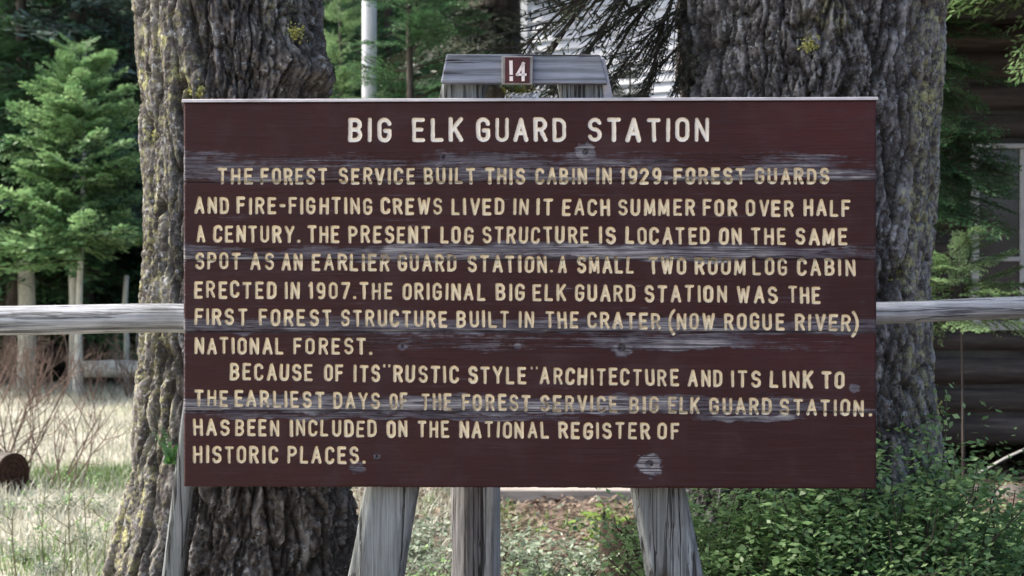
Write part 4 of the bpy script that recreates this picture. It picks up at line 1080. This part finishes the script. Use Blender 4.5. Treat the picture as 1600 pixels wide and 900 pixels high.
shB = [shrub_mesh(411, .33, .30, 30, .034, 'shrub_pale', .02), shrub_mesh(412, .28, .28, 24, .030, 'shrub_pale', .02)]
for i, (px, Y, k, s, lb) in enumerate([(672, 6.6, 1, .95, "pale grey green shrub between the left leg and the middle post"), (835, 6.3, 0, 1.0, "pale leafy shrub just right of the middle post"),
      (905, 6.9, 1, 1.0, "pale leafy shrub left of the right leg in front of the stump"), (640, 7.4, 0, .8, "pale shrub behind the left leg's right edge"), (800, 7.3, 1, .9, "pale shrub close behind the middle post")]):
    shrub("pale_shrub", shB[k], lb, (gx(px, Y), Y, 0), i * 1.9, s, "pale shrubs below the sign")
shE = shrub_mesh(413, .22, .26, 22, .030, 'shrub_pale', .022)
for i, (px, py, lb) in enumerate([(40, 880, "low grey green plant in the bottom left corner of the meadow"), (130, 860, "low grey green plant left of the big trunk's flared base"), (90, 800, "low grey green plant in the meadow below the cut log"),
      (165, 800, "low grey green plant beside the big left trunk's flank"), (15, 800, "low grey green plant under the cut log at the left edge"), (70, 905, "low grey green plant at the bottom edge, between two others")]):
    Y = 1.45 * F / (py - 450); Y = min(Y, 9)
    shrub("meadow_plant", shE, lb, (gx(px, Y), Y, 0), i * 1.7, rng.uniform(.5, .8), "low plants in the pale meadow", "plant")
shC = shrub_mesh(421, .36, .22, 16, .032, 'shrub', .016)
for i, (px, Y, s, lb) in enumerate([(800, 5.9, .9, "deep green low plant at the bottom edge right of the middle post"), (985, 6.0, .75, "deep green low plant under the rotten stump by the right leg"), (690, 6.1, .8, "deep green low plant left of the middle post")]):
    shrub("green_plant", shC, lb, (gx(px, Y), Y, 0), i * 2.3, s, "low green plants below the sign", "plant")
shD = shrub_mesh(422, .34, .12, 9, .05, 'shrub_lime', .03)
shrub("seedling", shD, "lime green seedling beside the top of the right leg under the sign", (gx(952, 7.6), 7.6, 0), .5, 1.0, None, "plant", 1.05)

# fern on the left trunk
t = thing("fern", "small green fern growing on the left trunk beside the sign's lower left edge", "fern", tuple(at(268, 725, LY - .36)))
r = np.random.default_rng(19); Q = []
for i in range(9):
    az = R(r.uniform(180, 360)); L = r.uniform(.07, .17); d = np.array([math.cos(az) * .35, math.sin(az) * .25, 1.0]); d /= np.linalg.norm(d)
    for k in range(12):
        s = k / 12; c = d * L * s + np.array([math.cos(az), math.sin(az) * .4, -.2]) * .05 * s * s
        for sd in (-1, 1):
            v = np.array([sd * .9 * math.sin(az), -sd * .9 * math.cos(az) * .5, .45]) + r.normal(0, .2, 3); l = .028 * (1.05 - s)
            ww = np.cross(v, [0, -1, .3]); ww /= np.linalg.norm(ww) + 1e-6
            Q.append([c, c + v*l*.5 + ww*l*.22, c + v*l, c + v*l*.5 - ww*l*.22])
V = np.array(Q).reshape(-1, 3); n = len(V) // 4
obj("fronds", mesh_np("fronds", V, [np.arange(4*n).reshape(n, 4)], [M['fern']], smooth=False), t)

# ------------------------------------------------------------------ dry bushes and weeds at left
def twig_bush(seed, H, spread, n):
    r = np.random.default_rng(seed); b = MB()
    def grow(p, d, L, rad, lev):
        P = [p]; q = p.copy(); dd = d.copy()
        for k in range(5):
            dd = dd + r.normal(0, .12, 3) + np.array([0, 0, .04]); dd /= np.linalg.norm(dd); q = q + dd * L / 5; P.append(q.copy())
        b.tube(P, np.linspace(rad, rad * .45, 6), 4, cap=False)
        if lev < 2:
            for k in range(3 if lev == 0 else 2):
                j = r.integers(2, 5); nd_ = dd + r.normal(0, .45, 3); nd_[2] = abs(nd_[2]) * .8 + .1; nd_ /= np.linalg.norm(nd_)
                grow(P[j], nd_, L * .55, rad * .55, lev + 1)
    for i in range(n):
        a = r.random() * 6.283; d = np.array([math.cos(a) * spread, math.sin(a) * spread, 1.0]); d /= np.linalg.norm(d)
        grow(np.array([r.normal(0, .08), r.normal(0, .08), 0.]), d, H * r.uniform(.6, .9), .007, 0)
    return b
for k, (px, Y, H, n, lb) in enumerate([(15, 10.5, 1.1, 17, "reddish leafless bush above the cut log at the left edge"), (85, 10.0, .85, 9, "thin leafless bush right of the cut log"),
        (60, 17.5, 1.0, 16, "brown leafless thicket below the bright young fir"), (150, 18.0, .8, 12, "brown leafless thicket between the pale trunks and the big trunk"), (-20, 17.8, 1.1, 16, "brown leafless thicket at the far left behind the rail"), (205, 18.6, .8, 14, "brown leafless thicket beside the big left trunk")]):
    tag(twig_bush(500 + k, H, .6, n).build("leafless_bush", M['twig_red'], None, (gx(px, Y), Y, 0)), lb, "bush", "leafless bushes in the meadow")

def weed(seed, H):
    r = np.random.default_rng(seed); b = MB(); Q = []
    P = [np.array([.03 * math.sin(s * 3 + seed) * s, .02 * s, H * s]) for s in np.linspace(0, 1, 8)]
    b.tube(P, np.linspace(.0045, .002, 8), 4, cap=False)
    for i in range(9):
        s = r.uniform(.35, 1); c = P[int(s * 7)]; a = r.random() * 6.28; L = r.uniform(.05, .16)
        q = c + np.array([math.cos(a) * L, math.sin(a) * L, L * .9]); b.tube([c, (c + q) / 2 + np.array([0, 0, -.01]), q], [.002, .0016, .0012], 3, cap=False)
        for j in range(7):
            cc = q + r.normal(0, .012, 3); v = r.normal(0, 1, 3); v /= np.linalg.norm(v); ww = np.cross(v, r.normal(0, 1, 3)); ww /= np.linalg.norm(ww); l = .018
            Q.append([cc - v*l*.5, cc + ww*l*.3, cc + v*l*.5, cc - ww*l*.3])
    V = np.array(Q).reshape(-1, 3); n = len(V) // 4
    return b, V, n
for k, (px, Y, top, lb) in enumerate([(112, 6.6, 745, "tall straight dry weed in the middle of the pale meadow"), (70, 7.0, 760, "slim dry weed at the left, in front of the cut log"), (140, 6.2, 770, "branching dry weed between the tall weed and the big trunk"),
        (28, 6.4, 790, "dry weed at the lower left corner"), (165, 6.9, 800, "short dry weed close to the big trunk's flared base"), (95, 5.9, 830, "dry weed at the bottom edge of the meadow")]):
    b, V, n = weed(600 + k, gz(top, Y))
    t = thing("dry_weed", lb, "weed", (gx(px, Y), Y, 0), k, "dry weeds in the meadow")
    b.build("stem", M['stem'], t); obj("seed_heads", mesh_np("seed_heads", V, [np.arange(4*n).reshape(n, 4)], [M['shrub']], smooth=False), t)

# ------------------------------------------------------------------ grass and litter
def blades(n, region, hmin, hmax, wd, seed, lean=.5):
    r = np.random.default_rng(seed); x, y = region(r, n); n = len(x)
    h = r.uniform(hmin, hmax, n) * r.uniform(.6, 1, n); a = r.random(n) * 6.283; l = h * lean * r.random(n)
    z = .07 * np.exp(-((y - 10) / 25)**2) * fbm(x * .5, y * .5) - .02
    bx, by = np.cos(a + 1.57) * wd, np.sin(a + 1.57) * wd
    p = lambda f, k: np.stack([x + np.cos(a) * l * f, y + np.sin(a) * l * f, z + h * k], -1)
    bw = np.stack([bx, by, np.zeros(n)], -1)
    V = np.stack([p(0, 0) - bw, p(0, 0) + bw, p(.4, .62) + bw * .7, p(1, 1), p(.4, .62) - bw * .7], 1).reshape(-1, 3)
    i = np.arange(n)[:, None] * 5
    return V, i + np.array([[0, 1, 2, 4]]), i + np.array([[4, 2, 3]])
def region_meadow(r, n):
    y = 6.2 + 14.5 * r.random(n)**1.4; x = -.5 * y * r.random(n) - .25 * r.random(n); 
    k = fbm(x * .9, y * .9, 4) > -.25; return x[k], y[k]
V, q4, q3 = blades(60000, region_meadow, .04, .17, .0045, 1, .9)
tag(obj("dry_grass", mesh_np("dry_grass", V, [q4, q3], [M['straw']], smooth=False)), "pale dry grass of the meadow at left", "grass", kind="stuff")
def region_green(r, n):
    cx_ = np.array([(gx(150, 10.6), 10.6), (gx(200, 10.2), 10.2), (gx(90, 11), 11), (gx(175, 10.8), 10.8), (gx(120, 10.4), 10.4), (gx(90, 7.4), 7.4)])
    k = r.integers(len(cx_), size=n); return cx_[k, 0] + r.normal(0, .28, n), cx_[k, 1] + r.normal(0, .28, n)
V, q4, q3 = blades(5000, region_green, .05, .16, .004, 2, .7)
tag(obj("green_grass", mesh_np("green_grass", V, [q4, q3], [M['grass']], smooth=False)), "patches of fresh green grass in the pale meadow", "grass", kind="stuff")
def region_mid(r, n):
    y = 6.0 + 7 * r.random(n)**1.3; x = -.10 * y + .46 * y * r.random(n); k = fbm(x * 1.1, y * 1.1, 9) > .02; return x[k], y[k]
V, q4, q3 = blades(26000, region_mid, .03, .13, .0045, 3, .9)
tag(obj("floor_grass", mesh_np("floor_grass", V, [q4, q3], [M['grass']], smooth=False)), "sparse grass on the forest floor beneath the sign", "grass", kind="stuff")
def litter():
    r = np.random.default_rng(23); n = 22000
    y = 6 + 7 * r.random(n); x = -.12 * y + .60 * y * r.random(n)
    z = .07 * np.exp(-((y - 10) / 25)**2) * fbm(x * .5, y * .5) + .012 + .02 * r.random(n)
    c = np.stack([x, y, z], -1); a = r.random(n) * 6.283
    v = np.stack([np.cos(a), np.sin(a), r.normal(0, .35, n)], -1); w_ = np.stack([-np.sin(a), np.cos(a), r.normal(0, .35, n)], -1)
    L = (.012 + .03 * r.random(n))[:, None]
    V = np.stack([c - v*L, c + w_*L*.5, c + v*L, c - w_*L*.5], 1).reshape(-1, 3)
    tag(obj("leaf_litter", mesh_np("leaf_litter", V, [np.arange(4*n).reshape(n, 4)], [M['litter']], smooth=False)), "brown leaf litter on the forest floor", "leaf litter", kind="stuff")
litter()
def debris():
    r = np.random.default_rng(29); b = MB()
    for i in range(420):
        y = 6 + 5 * r.random(); x = -.12 * y + .52 * y * r.random(); a = r.random() * 6.28; L = r.uniform(.05, .28)
        p = np.array([x, y, .02 + .03 * r.random()]); d = np.array([math.cos(a), math.sin(a), r.normal(0, .22)]) * L
        b.tube([p, p + d * .5 + r.normal(0, .012, 3), p + d], [.005, .005, .003], 4, cap=False)
    tag(b.build("twig_debris", M['twig_red'], None), "broken twigs strewn over the forest floor", "twigs", kind="stuff")
debris()

# ------------------------------------------------------------------ logs, stump, beam, rocks, stick
lg = thing("cut_log", "sawn log with reddish brown cut end poking in at the left edge", "log", (gx(20, 9.8), 9.8, 0), R(28))
def noisy_log(L, rad, seed):
    b = MB(); n, k = 24, 28; V = []
    for i in range(n):
        x = -L * i / (n - 1)
        for j in range(k):
            t = 2 * math.pi * j / k; q = rad * (1 + .07 * float(fbm(math.cos(t) * 1.5, math.sin(t) * 1.5, x + seed, 3)))
            V.append((x, q * math.cos(t), rad + q * math.sin(t)))
    Fc = [(i*k+j, i*k+(j+1) % k, (i+1)*k+(j+1) % k, (i+1)*k+j) for i in range(n-1) for j in range(k)]
    return V, Fc, n, k
V, Fc, n, k = noisy_log(2.2, .14, 3)
b = MB(); b.add(V, Fc + [tuple(range((n-1)*k, n*k))]); o = b.build("log_bark", M['cutlog'], lg, smooth=True); 
ring = np.array(V[:k]); c = ring.mean(0)
b = MB(); V2 = [tuple(c + (ring[j] - c) * f + np.array([.004 + .012 * math.sin(j * 1.3) * (1 - f), 0, 0])) for f in (1.0, .66, .33) for j in range(k)] + [tuple(c + np.array([.01, 0, 0]))]
b.add(V2, [(a*k+j, (a+1)*k+j, (a+1)*k+(j+1) % k, a*k+(j+1) % k) for a in (0, 1) for j in range(k)] + [(2*k+j, 3*k, 2*k+(j+1) % k) for j in range(k)])
b.build("cut_end", M['cutface'], lg)
lg.rotation_euler = (0, 0, R(-32)); lg.location.z = .02

b = MB(); L0, L1 = gx(762, 9.6), gx(1085, 9.6)
b.box((L0, -.09, -.03), (L1, .09, .085))
tag(b.build("timber_beam", M['plank_pale'], None, (0, 9.6, .0), bevel=.012), "pale squared timber lying on the ground below the sign's middle", "timber")

b = MB(); n, k = 16, 30; V = []; r = np.random.default_rng(41)
for i in range(n):
    s = i / (n - 1)
    for j in range(k):
        t = 2 * math.pi * j / k; q = .095 * (1.5 - .6 * s) * (1 + .42 * float(fbm(math.cos(t) * 1.8, math.sin(t) * 1.8, s * 2, 3)))
        zz = s * (.36 + .22 * float(fbm(math.cos(t) * 1.6 + 4, math.sin(t) * 1.6, 2.2, 3)))
        V.append((q * math.cos(t), q * math.sin(t), zz - .03))
for f in (.75, .4):
    for j in range(k):
        v = V[(n-1)*k + j]; V.append((v[0] * f, v[1] * f, v[2] - .10 * (1 - f) - .05))
V.append((0, 0, .2)); tot = n + 2
b.add(V, [(i*k+j, i*k+(j+1) % k, (i+1)*k+(j+1) % k, (i+1)*k+j) for i in range(tot - 1) for j in range(k)] + [((tot-1)*k+j, (tot-1)*k+(j+1) % k, tot*k) for j in range(k)])
o = b.build("rotten_stump", M['rot'], None, (gx(972, 6.7), 6.7, 0), smooth=True); tag(o, "small rotten brown stump just left of the sign's right leg", "stump")

def rock_mesh(seed, s):
    import bmesh
    bm = bmesh.new(); bmesh.ops.create_icosphere(bm, subdivisions=4, radius=1)
    for v in bm.verts:
        p = v.co; f = 1 + .35 * float(fbm(p.x * .9 + seed * 3.1, p.y * .9, p.z * .9, 2)) + .10 * float(fbm(p.x * 4, p.y * 4 + seed, p.z * 4, 3))
        v.co = p * f
        v.co = Vector((v.co.x * s, v.co.y * s * .85, v.co.z * s * .55))
    me = bpy.data.meshes.new("rock"); bm.to_mesh(me); bm.free(); me.materials.append(M['rock'])
    me.polygons.foreach_set("use_smooth", np.ones(len(me.polygons), bool)); return me
for k, (px, py, Y, s, lb) in enumerate([(1490, 745, 9.9, .13, "flat bluish rock under the cabin beside the right trunk"), (1530, 752, 9.7, .15, "broad grey rock below the cabin's sill log"), (1585, 755, 9.6, .17, "largest grey rock below the cabin at the right edge"),
        (1520, 785, 8.6, .12, "pale rock in the middle of the litter below the cabin"), (1565, 800, 8.2, .09, "small pale rock among brown litter at lower right"), (1500, 835, 7.4, .10, "whitish rock at the edge of the green shrubs, lower right"), (1545, 822, 7.8, .06, "smallest pale stone between the two lower rocks")]):
    o = obj("rock", rock_mesh(k + 1, s), None, (gx(px, Y), Y, s * .05)); o.rotation_euler = (0, 0, k * 1.1); tag(o, lb, "rock", "rocks in front of the cabin")
b = MB(); b.tube([at(1530, 738, 10.2), at(1570, 716, 10.25), at(1640, 684, 10.35)], [.008, .009, .008], 6)
tag(b.build("fallen_stick", M['bark_pale'], None), "thin pale stick leaning up against the cabin's sill log", "stick")
